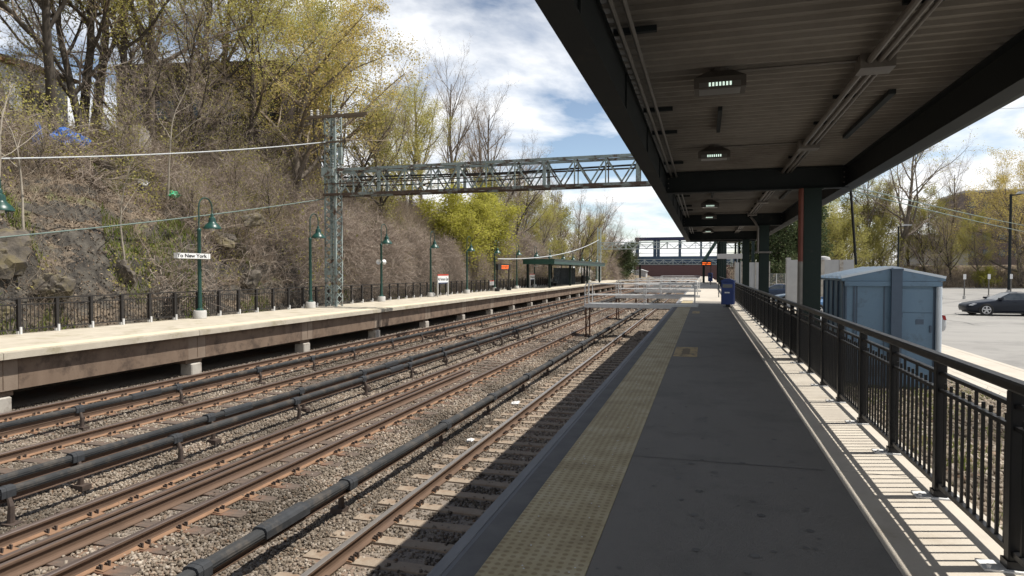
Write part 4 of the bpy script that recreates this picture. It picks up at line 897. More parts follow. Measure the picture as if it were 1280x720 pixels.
def boulder(seed, loc, sc, label):
    r = random.Random(seed); bm = bmesh.new()
    for c in range(8):
        off = Vector((r.uniform(-.5, .35) * sc[0], r.uniform(-.8, .8) * sc[1], r.uniform(-.75, .75) * sc[2])) if c else Vector()
        k0 = r.uniform(.32, .62) if c else .72; n0 = set(bm.verts)
        bmesh.ops.create_icosphere(bm, subdivisions=5 if c == 0 else 4, radius=1)
        pl = [(Vector((r.gauss(0, 1), r.gauss(0, 1), r.gauss(0, .8))).normalized(), r.uniform(.5, .95)) for _ in range(16)] + [(Vector((r.uniform(-.2, .2), r.uniform(-.2, .2), s_)), r.uniform(.5, .8)) for s_ in (-1, 1)]
        for v in bm.verts:
            if v in n0: continue
            d = v.co.normalized(); k = min([h / max(.05, d.dot(n)) for n, h in pl if d.dot(n) > .05] + [1.2]); q = Vector((d.x * sc[0], d.y * sc[1], d.z * sc[2]))
            k += .12 * noise.fractal(q * 2.4 + Vector((seed + c * 3, 0, 0)), .6, 2.2, 7) - .10 * abs(noise.noise(Vector((q.x * 3, q.y * 3, q.z * 1.1)) + Vector((seed, 4, c))))
            v.co = q * k * k0 + off
    me = bpy.data.meshes.new('rock_outcrop'); bm.to_mesh(me); bm.free(); me.materials.append(M['rock'])
    o = link('rock_outcrop', me, None, loc); o.rotation_euler = (r.uniform(-.2, .2), r.uniform(-.15, .25), r.uniform(-.4, .4)); me.polygons.foreach_set('use_smooth', [True] * len(me.polygons)); me.set_sharp_from_angle(angle=R_(28)); tag(o, label, 'rock', 'rock outcrops on the hillside')
boulder(1, (-21.82, 16.1, 2.0), (1.26, 1.94, 1.77), 'big dark rock outcrop at the far left, behind the fence')
boulder(2, (-21.92, 19.5, 2.3), (1.17, 1.43, 1.50), 'dark rock outcrop with an overhang, beside the pale bare sapling')
boulder(3, (-21.92, 18.0, .6), (0.98, 1.27, 1.21), 'low brown rock close behind the fence, beneath the overhanging rock')
boulder(4, (-22.22, 25.8, 4.0), (0.98, 1.49, 1.03), 'dark rock on the slope above the shade of the To New York lamp')
boulder(5, (-21.62, 23.9, 1.5), (0.89, 1.38, 1.58), 'dark rock face just right of the To New York lamp post')
boulder(6, (-21.52, 22.3, .2), (0.78, 1.04, 0.85), 'low dark rock behind the fence, left of the To New York lamp footing')
boulder(7, (-22.22, 28.6, 3.9), (0.89, 1.49, 0.85), 'dark rock on the slope left of the lattice tower')
boulder(8, (-21.62, 27.4, .8), (0.89, 1.38, 1.31), 'dark rock low behind the fence before the second lamp post')
boulder(9, (-24.92, 22.5, 6.3), (0.78, 1.04, 0.46), 'pale-streaked rock half way up the slope beneath the trash')
boulder(10, (-21.42, 14.3, .2), (0.89, 1.27, 1.03), 'low dark rock at the picture edge behind the fence')
# twigs, trunks and leaves
def twigs(P, D, Ln, r0, curve=.4, up=.0, nseg=3, sides=3):
    n = len(P); d = D / np.linalg.norm(D, axis=1)[:, None]; pts = [P]; p = P
    for i in range(nseg):
        p = p + d * (Ln / nseg)[:, None]; pts.append(p)
        d = d + nr.normal(size=(n, 3)) * curve; d[:, 2] += up; d /= np.linalg.norm(d, axis=1)[:, None]
    vs = []; ref = np.cross(D, nr.normal(size=(n, 3))); ref /= np.linalg.norm(ref, axis=1)[:, None]; bb = np.cross(D / np.linalg.norm(D, axis=1)[:, None], ref)
    for i, q in enumerate(pts):
        rr = r0 * (1 - .8 * i / nseg)
        for k in range(sides):
            a = 2 * math.pi * k / sides; vs.append(q + (ref * math.cos(a) + bb * math.sin(a)) * rr[:, None])
    V = np.stack(vs, 1).reshape(-1, 3); m = (nseg + 1) * sides
    f = np.array([(i * sides + k, i * sides + (k + 1) % sides, (i + 1) * sides + (k + 1) % sides, (i + 1) * sides + k) for i in range(nseg) for k in range(sides)])
    return V, (f[None] + (np.arange(n) * m)[:, None, None]).reshape(-1, 4)
def leaves(P, s, spread, flat=.0):
    n = len(P); c = P + nr.normal(size=(n, 3)) * spread
    a = nr.normal(size=(n, 3)); a /= np.linalg.norm(a, axis=1)[:, None]; b = np.cross(a, nr.normal(size=(n, 3))); b /= np.linalg.norm(b, axis=1)[:, None]
    ss = (s * nr.uniform(.6, 1.3, n))[:, None]; a = a * ss; b = b * ss * .62
    V = np.stack([c - a, c + b * .9 - a * .1, c + a, c - b * .9 + a * .1], 1).reshape(-1, 3)
    return V, np.arange(n * 4).reshape(n, 4)
def grow(seed, H, r0, maxlev, nch, lr, ang, up, jit, start, lean=(0, 0), seg=(9, 6, 4, 3, 2)):
    r = random.Random(seed); S = []; T = []
    def br(p, d, Lh, rad, lev):
        n = seg[lev]; st = Lh / n; az = r.uniform(0, 6.28)
        for i in range(n):
            d = (d + Vector((r.gauss(0, 1), r.gauss(0, 1), r.gauss(0, 1))) * jit[lev] + Vector((lean[0], lean[1], 0)) * (.05 if lev < 2 else 0) + Vector((0, 0, up[lev]))).normalized()
            q = p + d * st; t0, t1 = i / n, (i + 1) / n; ra, rb = rad * (1 - .8 * t0), rad * (1 - .8 * t1)
            S.append((*p, *(q + d * st * .04), ra, rb, lev))
            if lev >= maxlev - 1: T.append((*q, *d))
            if lev < maxlev and t1 > start[lev]:
                k = nch[lev] / (n * (1 - start[lev]) + .001); k = int(k) + (r.random() < k - int(k))
                for _ in range(k):
                    az += 2.4 + r.gauss(0, .35); a = ang[lev] + r.gauss(0, .16)
                    u = d.orthogonal().normalized(); w = d.cross(u); e = (d * math.cos(a) + (u * math.cos(az) + w * math.sin(az)) * math.sin(a)).normalized()
                    br(p.lerp(q, r.random()), e, Lh * lr[lev] * r.uniform(.75, 1.15) * (1.15 - .55 * t1), max(.006, rb * .62), lev + 1)
            p = q
    br(Vector((0, 0, -.3)), Vector((0, 0, 1)), H, r0, 0)
    return np.array(S), np.array(T)
def tubes(S, sides):
    P, Q, ra, rb = S[:, :3], S[:, 3:6], S[:, 6], S[:, 7]; d = Q - P; d /= np.linalg.norm(d, axis=1)[:, None]
    h = np.where(np.abs(d[:, 2:3]) < .9, np.array([[0, 0, 1.]]), np.array([[1., 0, 0]])); a = np.cross(d, h); a /= np.linalg.norm(a, axis=1)[:, None]; b = np.cross(d, a)
    vs = []
    for q, rr in ((P, ra), (Q, rb)):
        for k in range(sides): t = 2 * math.pi * k / sides; vs.append(q + (a * math.cos(t) + b * math.sin(t)) * rr[:, None])
    V = np.stack(vs, 1).reshape(-1, 3); f = np.array([(k, (k + 1) % sides, sides + (k + 1) % sides, sides + k) for k in range(sides)])
    return V, (f[None] + (np.arange(len(S)) * 2 * sides)[:, None, None]).reshape(-1, 4)
PROTO = {}
def proto(key, seed, H, r0, bark, twig, leaf=None, nleaf=0, ls=.12, spread=.25, maxlev=4, nch=(11, 7, 5, 4), lr=(.52, .5, .5, .5), ang=(.75, .75, .8, .8), up=(.05, .06, .05, .03, .02), jit=(.07, .12, .15, .2, .22), start=(.28, .2, .15, .1), lean=(0, 0), leafbelow=1.0):
    S, T = grow(seed, H, r0, maxlev, nch, lr, ang, up, jit, start, lean)
    lo = S[:, 8] <= 1; Vt, Ft = tubes(S[lo], 8)
    tm = np_mesh('trunk', Vt, Ft, M[bark], smooth=True)
    Vc, Fc = tubes(S[~lo], 3); mi = np.zeros(len(Fc), int); mats = [M[twig]]
    if leaf:
        i = nr.integers(0, len(T), nleaf); Vl, Fl = leaves(T[i, :3], ls, spread); Fc = np.concatenate([Fc, Fl + len(Vc)]); Vc = np.concatenate([Vc, Vl]); mi = np.concatenate([mi, np.ones(len(Fl), int)]); mats.append(M[leaf])
    PROTO[key] = (tm, np_mesh('crown', Vc, Fc, mats, mi), H)
proto('maple', 11, 14, .34, 'bark', 'twig', 'leafgold', 23000, .075, .25, nch=(13, 8, 5, 4), lr=(.66, .52, .5, .5), ang=(.9, .7, .8, .8), lean=(.5, .9), start=(.22, .2, .15, .1))
proto('maple_yellow', 12, 13, .28, 'bark', 'twig', 'leafyel', 20000, .068, .25, nch=(12, 8, 5, 4))
proto('lime', 13, 9, .20, 'barkdark', 'twig', 'leaflime', 26000, .085, .25, nch=(13, 8, 4, 3), lr=(.62, .5, .5, .5), start=(.24, .12, .1, .1))
proto('sparse', 14, 14, .25, 'barkdark', 'twig', 'leafyel', 13000, .06, .16, nch=(10, 8, 6, 4), lr=(.58, .5, .5, .5), ang=(.7, .7, .8, .8), start=(.30, .2, .15, .1))
proto('sparse_green', 15, 13, .22, 'barkdark', 'twig', 'leaflime', 13000, .06, .16, nch=(9, 8, 6, 4), lr=(.6, .5, .5, .5), start=(.34, .2, .15, .1))
proto('bare', 16, 15, .24, 'bark', 'twig', nch=(14, 8, 5, 4), lr=(.50, .52, .5, .5), ang=(.5, .5, .6, .7), up=(.03, .14, .12, .08, .04), start=(.25, .15, .1, .1))
proto('bare_brown', 17, 13, .22, 'barkdark', 'twigred', nch=(14, 9, 5, 4), lr=(.52, .5, .52, .5), ang=(.7, .6, .7, .7), up=(.03, .10, .08, .05, .03), start=(.15, .12, .1, .1))
proto('bare_big', 18, 16, .34, 'bark', 'twig', 'leafyel', 1400, .08, .3, nch=(10, 8, 6, 4), lr=(.62, .52, .5, .5), ang=(.7, .7, .75, .7), up=(.03, .08, .06, .05, .03), start=(.25, .2, .1, .1))
proto('olive', 19, 9, .18, 'barkdark', 'twig', 'leafolive', 15000, .08, .22, nch=(12, 7, 4, 3), lr=(.6, .5, .5, .5), start=(.1, .12, .1, .1))
proto('dark', 20, 8, .2, 'barkdark', 'twig', 'leafdark', 15000, .13, .34, nch=(13, 7, 4, 3), lr=(.6, .5, .5, .5), start=(.05, .12, .1, .1))
proto('sapling', 21, 5.2, .05, 'barkpale', 'twig', nch=(6, 4, 2, 2), maxlev=3, lr=(.45, .5, .5, .5), start=(.45, .2, .1, .1))
proto('brush', 22, 4.5, .06, 'barkdark', 'twigred', 'leafolive', 700, .06, .2, nch=(16, 8, 4, 3), lr=(.75, .5, .5, .5), ang=(.7, .6, .7, .7), start=(.02, .1, .1, .1), jit=(.15, .16, .2, .25, .25))
proto('blossom', 23, 3.2, .07, 'barkdark', 'twig', 'blossom', 7000, .06, .18, nch=(12, 7, 4, 3), lr=(.6, .5, .5, .5), start=(.1, .12, .1, .1))
proto('bush', 24, 2.4, .05, 'barkdark', 'twig', 'leaflime', 4500, .07, .18, nch=(12, 7, 4, 3), lr=(.7, .5, .5, .5), start=(.02, .12, .1, .1))
TN = {'maple': 'maple_tree', 'brush': 'shrub', 'blossom': 'flowering_shrub', 'bush': 'bush', 'sapling': 'sapling'}
def tree(key, x, y, z, H, label, group=None, wide=1, rz=None, tilt=(0, 0)):
    tm, cm, h0 = PROTO[key]; k = H / h0
    r = empty(TN.get(key, 'bare_tree' if 'bare' in key else 'tree'), (x, y, z), 0, label, {'brush': 'shrub', 'blossom': 'shrub', 'bush': 'bush'}.get(key, 'tree'), group)
    r.rotation_euler = (tilt[0], tilt[1], rng.uniform(0, 6.28) if rz is None else rz); r.scale = (k * wide, k * wide, k)
    link('trunk', tm, r); link('crown', cm, r); return r
HG = 'trees on the left hillside'
def ht(key, x, y, H, label, **k): return tree(key, x, y, hillz(x, y) - .1, H, label, HG, **k)
ht('maple', -25.6, 37.2, 13.2, 'large golden-leaved maple on the hill leaning out behind the lattice tower', rz=0, wide=1.1)
ht('maple_yellow', -27.0, 42.5, 13.5, 'pale yellow-green maple on the hill, right behind the golden maple')
ht('sparse_green', -27.5, 16.4, 13, 'dark slanting tree with sparse green leaves at the top left corner', tilt=(0, .22))
ht('sparse', -28.5, 18.6, 13.5, 'dark-trunked budding tree second from the left on the hill', tilt=(.1, .1))
ht('sparse_green', -28.0, 20.2, 13, 'dark leaning tree with green buds above the blue tarp', tilt=(-.25, 0), rz=2)
ht('sparse', -28.6, 22.6, 14, 'straight dark tree with budding crown, right of the blue tarp', rz=1)
ht('bare_brown', -29.2, 24.5, 12.5, 'bare brown tree on the hilltop before the dark building, left part', rz=4)
ht('sparse', -28.8, 27.0, 13.5, 'dark vertical tree with budding twigs in front of the dark building', rz=5)
ht('bare_big', -30.2, 29.6, 14, 'wide bare tree with heavy low limbs in front of the dark building', rz=.7)
ht('sparse', -29.5, 32.4, 13.5, 'budding tree at the right part of the dark building', rz=3.1)
ht('sparse', -27.2, 33.8, 12, 'slim budding tree left of the golden maple', rz=2.2)
ht('maple_yellow', -31, 35.5, 13.5, 'yellow-green tree rising behind the golden maple', rz=1.4)
ht('maple_yellow', -31.5, 27.2, 13, 'yellow-green crown over the roof of the dark building', rz=3.4)
ht('sparse', -32, 20.5, 14, 'budding tree rising over the white house', rz=.3)
ht('maple_yellow', -30.6, 48.5, 12, 'yellow-green tree on the hill beyond the gantry, first of its row', rz=.4)
ht('bare_brown', -27.5, 51, 11, 'bare reddish tree on the hill beyond the gantry', rz=2.8)
ht('maple_yellow', -27.0, 56, 9, 'small pale green tree peeping above the gantry beam', rz=5.1)
tree('lime', -23.2, 58.5, -.6, 8.2, 'bright lime-green tree under the gantry beam, its left half', HG, rz=.5, wide=1.35)
tree('lime', -23.0, 67.5, -.6, 8.6, 'bright lime-green tree under the gantry beam, its right half', HG, rz=3.2, wide=1.4)
ht('bare', -30, 66, 14, 'bare grey tree on the skyline, left in the tall bare clump', rz=1)
ht('bare', -30.5, 76, 18, 'tallest bare grey tree on the skyline over the gantry beam', rz=2)
ht('bare', -29, 83, 18, 'tall bare grey tree on the skyline, right in the tall bare clump', rz=4)
ht('bare_brown', -25.5, 84, 11, 'bare reddish-brown tree just right of the bright lime trees', rz=1)
ht('bare', -28.5, 98, 15, 'bare tree before the shelter, sky showing through it', rz=5)
ht('bare_brown', -25, 96, 9, 'brown bare tree left of the shelter roof', rz=2)
ht('maple_yellow', -27.0, 107, 12, 'yellow-green tree above the shelter, left side', rz=1, wide=.8)
ht('bare', -26.5, 119, 17, 'bare tree above the middle of the shelter', rz=.2)
ht('bare_brown', -26, 131, 14, 'bare brownish tree above the right end of the shelter', rz=.9)
ht('maple_yellow', -24.0, 138, 12, 'yellow tree right behind the thin distant mast', rz=2.1, wide=.8)
ht('bare', -29, 150, 17, 'bare tree behind the thin distant mast', rz=3)
ht('maple_yellow', -25.5, 158, 12.5, 'yellow tree just right of the thin distant mast', rz=4.1, wide=.8)
ht('bare_brown', -27.0, 176, 15, 'dark bare tree rising left of the overpass', rz=1.9)
ht('bare_brown', -27.5, 196, 16, 'dark bare tree against the sky left of the overpass roof', rz=4.9)
ht('bare_brown', -29.5, 216, 20, 'dark bare tree touching the overpass roof end', rz=3.9)
ht('olive', -26, 185, 9, 'olive tree at the foot of the dark bare trees', rz=3.9)
ht('olive', -25, 112, 7, 'olive tree behind the shelter', rz=.9)
ht('blossom', -23.6, 131, 2.7, 'white flowering shrub seen past the right end of the shelter', rz=0, wide=1.3)
ht('bare_brown', -26.2, 44.5, 8, 'bare reddish tree just right of the lattice tower above its beam', rz=1.2)
ht('olive', -25.5, 48, 8.5, 'olive budding tree behind the beam, right of the golden maple', rz=.4)
ht('maple_yellow', -28.5, 60, 10.5, 'yellow-green tree behind the lime trees, first of its row', rz=.9)
ht('olive', -26.5, 77, 8, 'olive budding tree above the right lime tree', rz=2.6)
ht('bare_brown', -26.5, 91, 13, 'bare brown tree beyond the tall bare clump', rz=3.6)
ht('maple_yellow', -25.5, 100.5, 9, 'yellow-green tree just above the left end of the shelter', rz=3)
ht('bare_brown', -25.5, 125, 11, 'brown bare tree behind the white flowering shrub', rz=5)
ht('olive', -24.6, 145, 9, 'olive tree between the thin mast and the yellow trees', rz=5)
ht('bare_brown', -24.6, 168, 12, 'brown bare tree beyond the second yellow tree', rz=.5)
ht('bare_brown', -25.2, 206, 13, 'dark bare tree under the left end of the overpass', rz=.7)
tree('dark', -24.5, 190, -1.5, 10, 'dark green tree at track level left of the overpass', HG, wide=1.3)
tree('dark', -27.5, 224, -1.5, 10, 'dark green tree behind the overpass left support', HG, wide=1.3)
ht('bare_brown', -28.2, 30.6, 9, 'low bare tree before the right half of the dark building', rz=.2)
ht('bare_brown', -28.4, 26.0, 8.5, 'low bare tree before the left half of the dark building', rz=3.2)
ht('sparse_green', -29.4, 21.3, 12.5, 'leaning dark tree with green buds right of the white house', rz=4.2, tilt=(.2, .1))
ht('sparse', -30.5, 25.6, 13.5, 'slender budding tree behind the blue tarp', rz=2.4)
ht('bare_brown', -31, 92, 16, 'bare brown tree behind the first row, left of the shelter', rz=1.5)
ht('olive', -30.5, 103, 13, 'tall olive tree behind the first row, above the shelter left end', rz=2.5)
ht('bare', -31.5, 112, 19, 'tall bare tree behind the yellow-green tree above the shelter', rz=3.5)
ht('bare_brown', -30.5, 126, 16, 'bare brown tree in the back row above the shelter', rz=4.5)
ht('olive', -30, 139, 14, 'tall olive tree in the back row behind the yellow tree and mast', rz=.1)
ht('bare_brown', -30.5, 158, 18, 'bare brown tree in the back row right of the mast', rz=1.1)
ht('bare_brown', -31, 184, 20, 'tall dark bare tree in the back row left of the overpass', rz=2.1)
ht('bare_brown', -24.2, 118, 8, 'low brown bare tree right behind the shelter', rz=3.1)
ht('bare_brown', -24.4, 152, 9, 'low brown bare tree beyond the end of the black fence', rz=4.1)
ht('bare_brown', -25.2, 200, 12, 'dark bare tree beside the overpass, low at track level', rz=5.1)
ht('bare', -30.5, 88, 19, 'tall bare grey tree right behind the tall bare clump', rz=5.7)
ht('sapling', -22.4, 20.6, 5.0, 'pale bare sapling standing against the rocky slope', rz=1, tilt=(-.05, 0))
ht('sapling', -22.6, 15.6, 6.0, 'thin bare sapling at the left edge of the slope', rz=3)
ht('sapling', -22.8, 16.9, 5.5, 'thin bare sapling behind the leftmost rock', rz=5)
ht('sapling', -24.2, 24.6, 6, 'thin bare sapling high on the slope above the To New York lamp', rz=2)
# tangled bare vines behind the fence
def vines(seed, N_=5200):
    u = nr.normal(size=(N_, 3)); u /= np.linalg.norm(u, axis=1)[:, None]; u[:, 2] = np.abs(u[:, 2])
    rad = nr.uniform(.35, 1, N_) ** .45
    P = u * rad[:, None] * np.array([1.7, 3.2, 5.2]); D = u * .5 + nr.normal(size=(N_, 3)) * .8; D[:, 2] -= .25
    V, F = twigs(P, D, nr.uniform(.5, 1.9, N_), nr.uniform(.006, .018, N_), curve=.5, up=-.12, nseg=4)
    return np_mesh('stems', V, F, M['twigred'])
VM = [vines(1), vines(2)]
P = nr.normal(size=(2500, 3)) * np.array([.9, 1.8, 2.4]); P[:, 2] = np.abs(P[:, 2])
Vb, Fb = leaves(P, .10, .2); VBUD = np_mesh('leaves', Vb, Fb, M['leafolive'])
VL = [(-22.8, 33.4, .8, .9, 'brown vine thicket just left of the lattice tower base'), (-23.0, 38.0, 1.1, 1.0, 'tall brown vine thicket right of the lattice tower'), (-22.9, 43.2, 1.15, 1.0, 'tall brown vine thicket behind the speaker-horn lamp post'), (-23, 48.8, 1.1, .95, 'brown vine thicket left of the lime trees'),
      (-22.4, 54.5, .9, .85, 'low brown vine thicket behind the red-topped station sign'), (-22.3, 61, .85, .72, 'low brown vine thicket under the lime trees, left part'), (-22.3, 68, .85, .72, 'low brown vine thicket under the lime trees, right part'), (-22.9, 75.5, .95, 1.0, 'brown vine thicket behind the orange message board'),
      (-23, 83, 1.2, 1.25, 'tall brown vine thicket right of the lime trees'), (-23.2, 91, 1.1, 1.05, 'brown vine thicket behind the small station sign'), (-23.3, 101, 1.1, .9, 'brown vine thicket behind the shelter'), (-23.3, 112, 1.1, .75, 'brown vine thicket behind the far end of the shelter'),
      (-23.5, 144, 1.5, 1.1, 'brown vine thicket beyond the end of the platform'), (-24, 165, 1.8, 1.2, 'farthest brown vine thicket before the overpass')]
for i, (x, y, s, h, lb) in enumerate(VL):
    r = empty('vine_thicket', (x, y, min(hillz(x, y), 1.0) - .6), 0, lb, 'shrub', 'bare vine thickets behind the fence'); r.scale = (s, s, h); r.rotation_euler = (0, 0, math.pi * (i % 2))
    link('stems', VM[i % 2], r)
    if i in (0, 5, 6, 7, 9, 10, 11, 12): link('leaves', VBUD, r)
# brush and litter all over the slope (nobody could count them)
def on_hill(n, x0, x1, y0, y1, m=60):
    x = nr.uniform(x0, x1, n); y = nr.uniform(y0, y1, n); z = np.array([hillz(a, c) for a, c in zip(x, y)]); P = np.stack([x, y, z], 1); return P[seen(P, m)]
P = on_hill(70000, -31, -21.2, 6, 62, 160); dn = np.array([noise.noise((p[0] * .5, p[1] * .5, 4)) for p in P]) + np.clip((P[:, 1] - 24) / 14, -.10, .45) + np.where(P[:, 0] < -26, .25, 0); P = P[(dn > nr.uniform(-.34, .34, len(P))) & ((P[:, 0] > -26.3) | (P[:, 1] > 24.5))]
D = nr.normal(size=P.shape) * .75; D[:, 2] = np.abs(D[:, 2]) + .45; D[:, 0] += .25
V, F = twigs(P, D, nr.uniform(.3, 2.1, len(P)) * np.where(P[:, 0] < -26, 1.35, 1), nr.uniform(.003, .009, len(P)), curve=.38, nseg=4)
P2 = on_hill(16000, -31, -21.2, 62, 125); D2 = nr.normal(size=P2.shape) * .75; D2[:, 2] = np.abs(D2[:, 2]) + .5; V2, F2 = twigs(P2, D2, nr.uniform(.6, 3.0, len(P2)), nr.uniform(.008, .02, len(P2)), curve=.35, nseg=4); F = np.concatenate([F, F2 + len(V)]); V = np.concatenate([V, V2])
Pv = on_hill(14000, -27.5, -21.3, 9, 45); dv_ = np.array([noise.noise((p[0] * .4, p[1] * .35, 44)) for p in Pv]) + np.clip((Pv[:, 1] - 24) / 12, -.12, .3); Pv = Pv[dv_ > .08]; Dv = nr.normal(size=Pv.shape); Dv[:, 2] = np.abs(Dv[:, 2]) * .6 + .3; Dv[:, 0] += .35; Pv[:, 2] += nr.uniform(0, .9, len(Pv))
V3, F3 = twigs(Pv, Dv, nr.uniform(1.0, 3.2, len(Pv)), nr.uniform(.007, .017, len(Pv)), curve=.45, up=-.2, nseg=6); tag(link('hanging_vines', np_mesh('hanging_vines', V3, F3, M['twigred'])), 'pale dry vines sprawling down the rocky slope', 'vines', kind='stuff')
tag(link('undergrowth', np_mesh('undergrowth', V, F, M['twig'])), 'bare brown twigs and stems tangled over the hillside', 'undergrowth', kind='stuff')
P = on_hill(95000, -29, -21.0, 6, 55, 160); P[:, 2] += nr.uniform(.0, .05, len(P)); V, F = leaves(P, .048, .03)
tag(link('dead_leaves', np_mesh('dead_leaves', V, F, M['deadleaf'])), 'dead brown leaves covering the hillside', 'leaf litter', kind='stuff')
P = on_hill(80000, -27, -21.2, 9, 60); dn = np.array([noise.noise((p[0] * .55, p[1] * .45, 14)) for p in P]); P = P[dn > .16]
blades(P, .27, .04, 'hill_grass', M['grass'], 'fresh green tufts and weeds scattered on the hillside', 'grass')
k = 44000; P = on_hill(k, -31, -22, 10, 50); P = P[np.array([noise.noise((p[0] * .4, p[1] * .4, 24)) for p in P]) > .02]; P[:, 2] += nr.uniform(.3, 2.6, len(P)) * np.clip((-23 - P[:, 0]) / 4, .25, 1)
V, F = leaves(P, .06, .15)
tag(link('budding_leaves', np_mesh('budding_leaves', V, F, M['leafyel'])), 'yellow-green young leaves budding on the hillside brush', 'foliage', kind='stuff')
for i, (x, y, H, lb) in enumerate([(-26, 16.5, 3.6, 'brown bare shrub at the upper left of the slope'), (-24.9, 19.0, 2.2, 'brown bare shrub just beneath the blue tarp'), (-25.5, 23.6, 3.2, 'brown bare shrub in mid slope below the white bag'), (-27.6, 25.8, 4.2, 'dense brown shrub before the dark building, left part'), (-27.4, 28.6, 4.6, 'dense brown shrub before the dark building, middle part'), (-27.0, 31.5, 4.6, 'dense brown shrub before the dark building, right part'), (-24.2, 29.0, 3.4, 'brown bare shrub left of the lattice tower, mid slope'), (-23.4, 31.2, 3.6, 'brown bare shrub directly behind the lattice tower foot'), (-26, 34.5, 4, 'brown bare shrub at the foot of the golden maple'), (-23.2, 25.0, 2.6, 'pale brown shrub right of the To New York lamp'), (-22.8, 27.2, 3, 'pale brown shrub behind the second lamp post'), (-27.6, 15.2, 2.2, 'low brown bare shrub below the white house'), (-29.6, 22.4, 3.6, 'brown shrub between the white house and dark building')]):
    ht('brush', x, y, H, lb)
# trash on the slope
def crumple(name, loc, s, m, label, cat, seed):
    bm = bmesh.new(); bmesh.ops.create_icosphere(bm, subdivisions=3, radius=1)
    for v in bm.verts:
        d = v.co.copy(); k = 1 + .55 * noise.noise(d * 1.8 + Vector((seed, 3, 1))) + .3 * noise.noise(d * 4 + Vector((seed, 0, 0))); v.co = Vector((d.x * s[0] * k, d.y * s[1] * k, d.z * s[2] * k))
    me = bpy.data.meshes.new(name); bm.to_mesh(me); bm.free(); me.materials.append(m); tag(link(name, me, None, loc), label, cat)
def hz(x, y, d=.1): return (x, y, hillz(x, y) + d)
crumple('tarp', hz(-26.9, 21.9, .45), (.45, .75, .42), M['tarp'], 'crumpled bright blue tarp dumped near the top of the slope', 'tarp', 1)
crumple('tarp', hz(-27.0, 20.6, .6), (.22, .2, .6), M['tarp'], 'small upright scrap of blue tarp left of the larger tarp', 'tarp', 5)
crumple('plastic_bag', hz(-24.1, 24.9, .2), (.2, .26, .17), M['baggreen'], 'bright green plastic bag lying on the slope', 'bag', 2)
crumple('plastic_bag', hz(-25.6, 24.6, .2), (.2, .28, .18), M['bagwhite'], 'white plastic bag on the slope above the pale sapling', 'bag', 3)
crumple('plastic_sheet', hz(-28.0, 29.5, .3), (.3, .6, .35), M['bagwhite'], 'white plastic sheet high on the slope under the dark building', 'plastic sheet', 6)
r = empty('concrete_block', (-28.2, 26.6, hillz(-28.2, 26.6) - .3), .5, 'grey weathered concrete block standing near the top of the slope', 'block'); b = MB(); b.cbox(-.6, .6, -.8, .8, 0, 2.0, .12); b.box(-.5, .5, -.7, .7, 2.0, 2.15); b.build('block', M['pier'], r)
crumple('paper_scrap', (-4.55, 15.6, -1.56), (.10, .16, .03), M['bagwhite'], 'white paper scrap beside the near third rail', 'litter', 8)
crumple('paper_scrap', (-4.4, 11.9, -1.56), (.06, .09, .03), M['bagwhite'], 'tiny white paper scrap between the near third rail and nearest rail', 'litter', 9)
# buildings on the hilltop
building('white_house', -38.5, -31.9, 12, 26.0, 8.6, 11.6, M['housewhite'], 'white low house with brown roof on the hilltop, upper left', 'house', M['houseroof'], [('+x', 4, 1, 1.1, 1.2, .8)], pitch=1.5)
building('dark_building', -42, -29.6, 38.5, 46, 8.2, 16.4, M['darkwall'], 'long dark brown building behind the hilltop trees', 'building', M['darkwall'], [('y', 5, 1, 1.3, 1.2, 4.6)], parapet=.35, rz=R_(12))
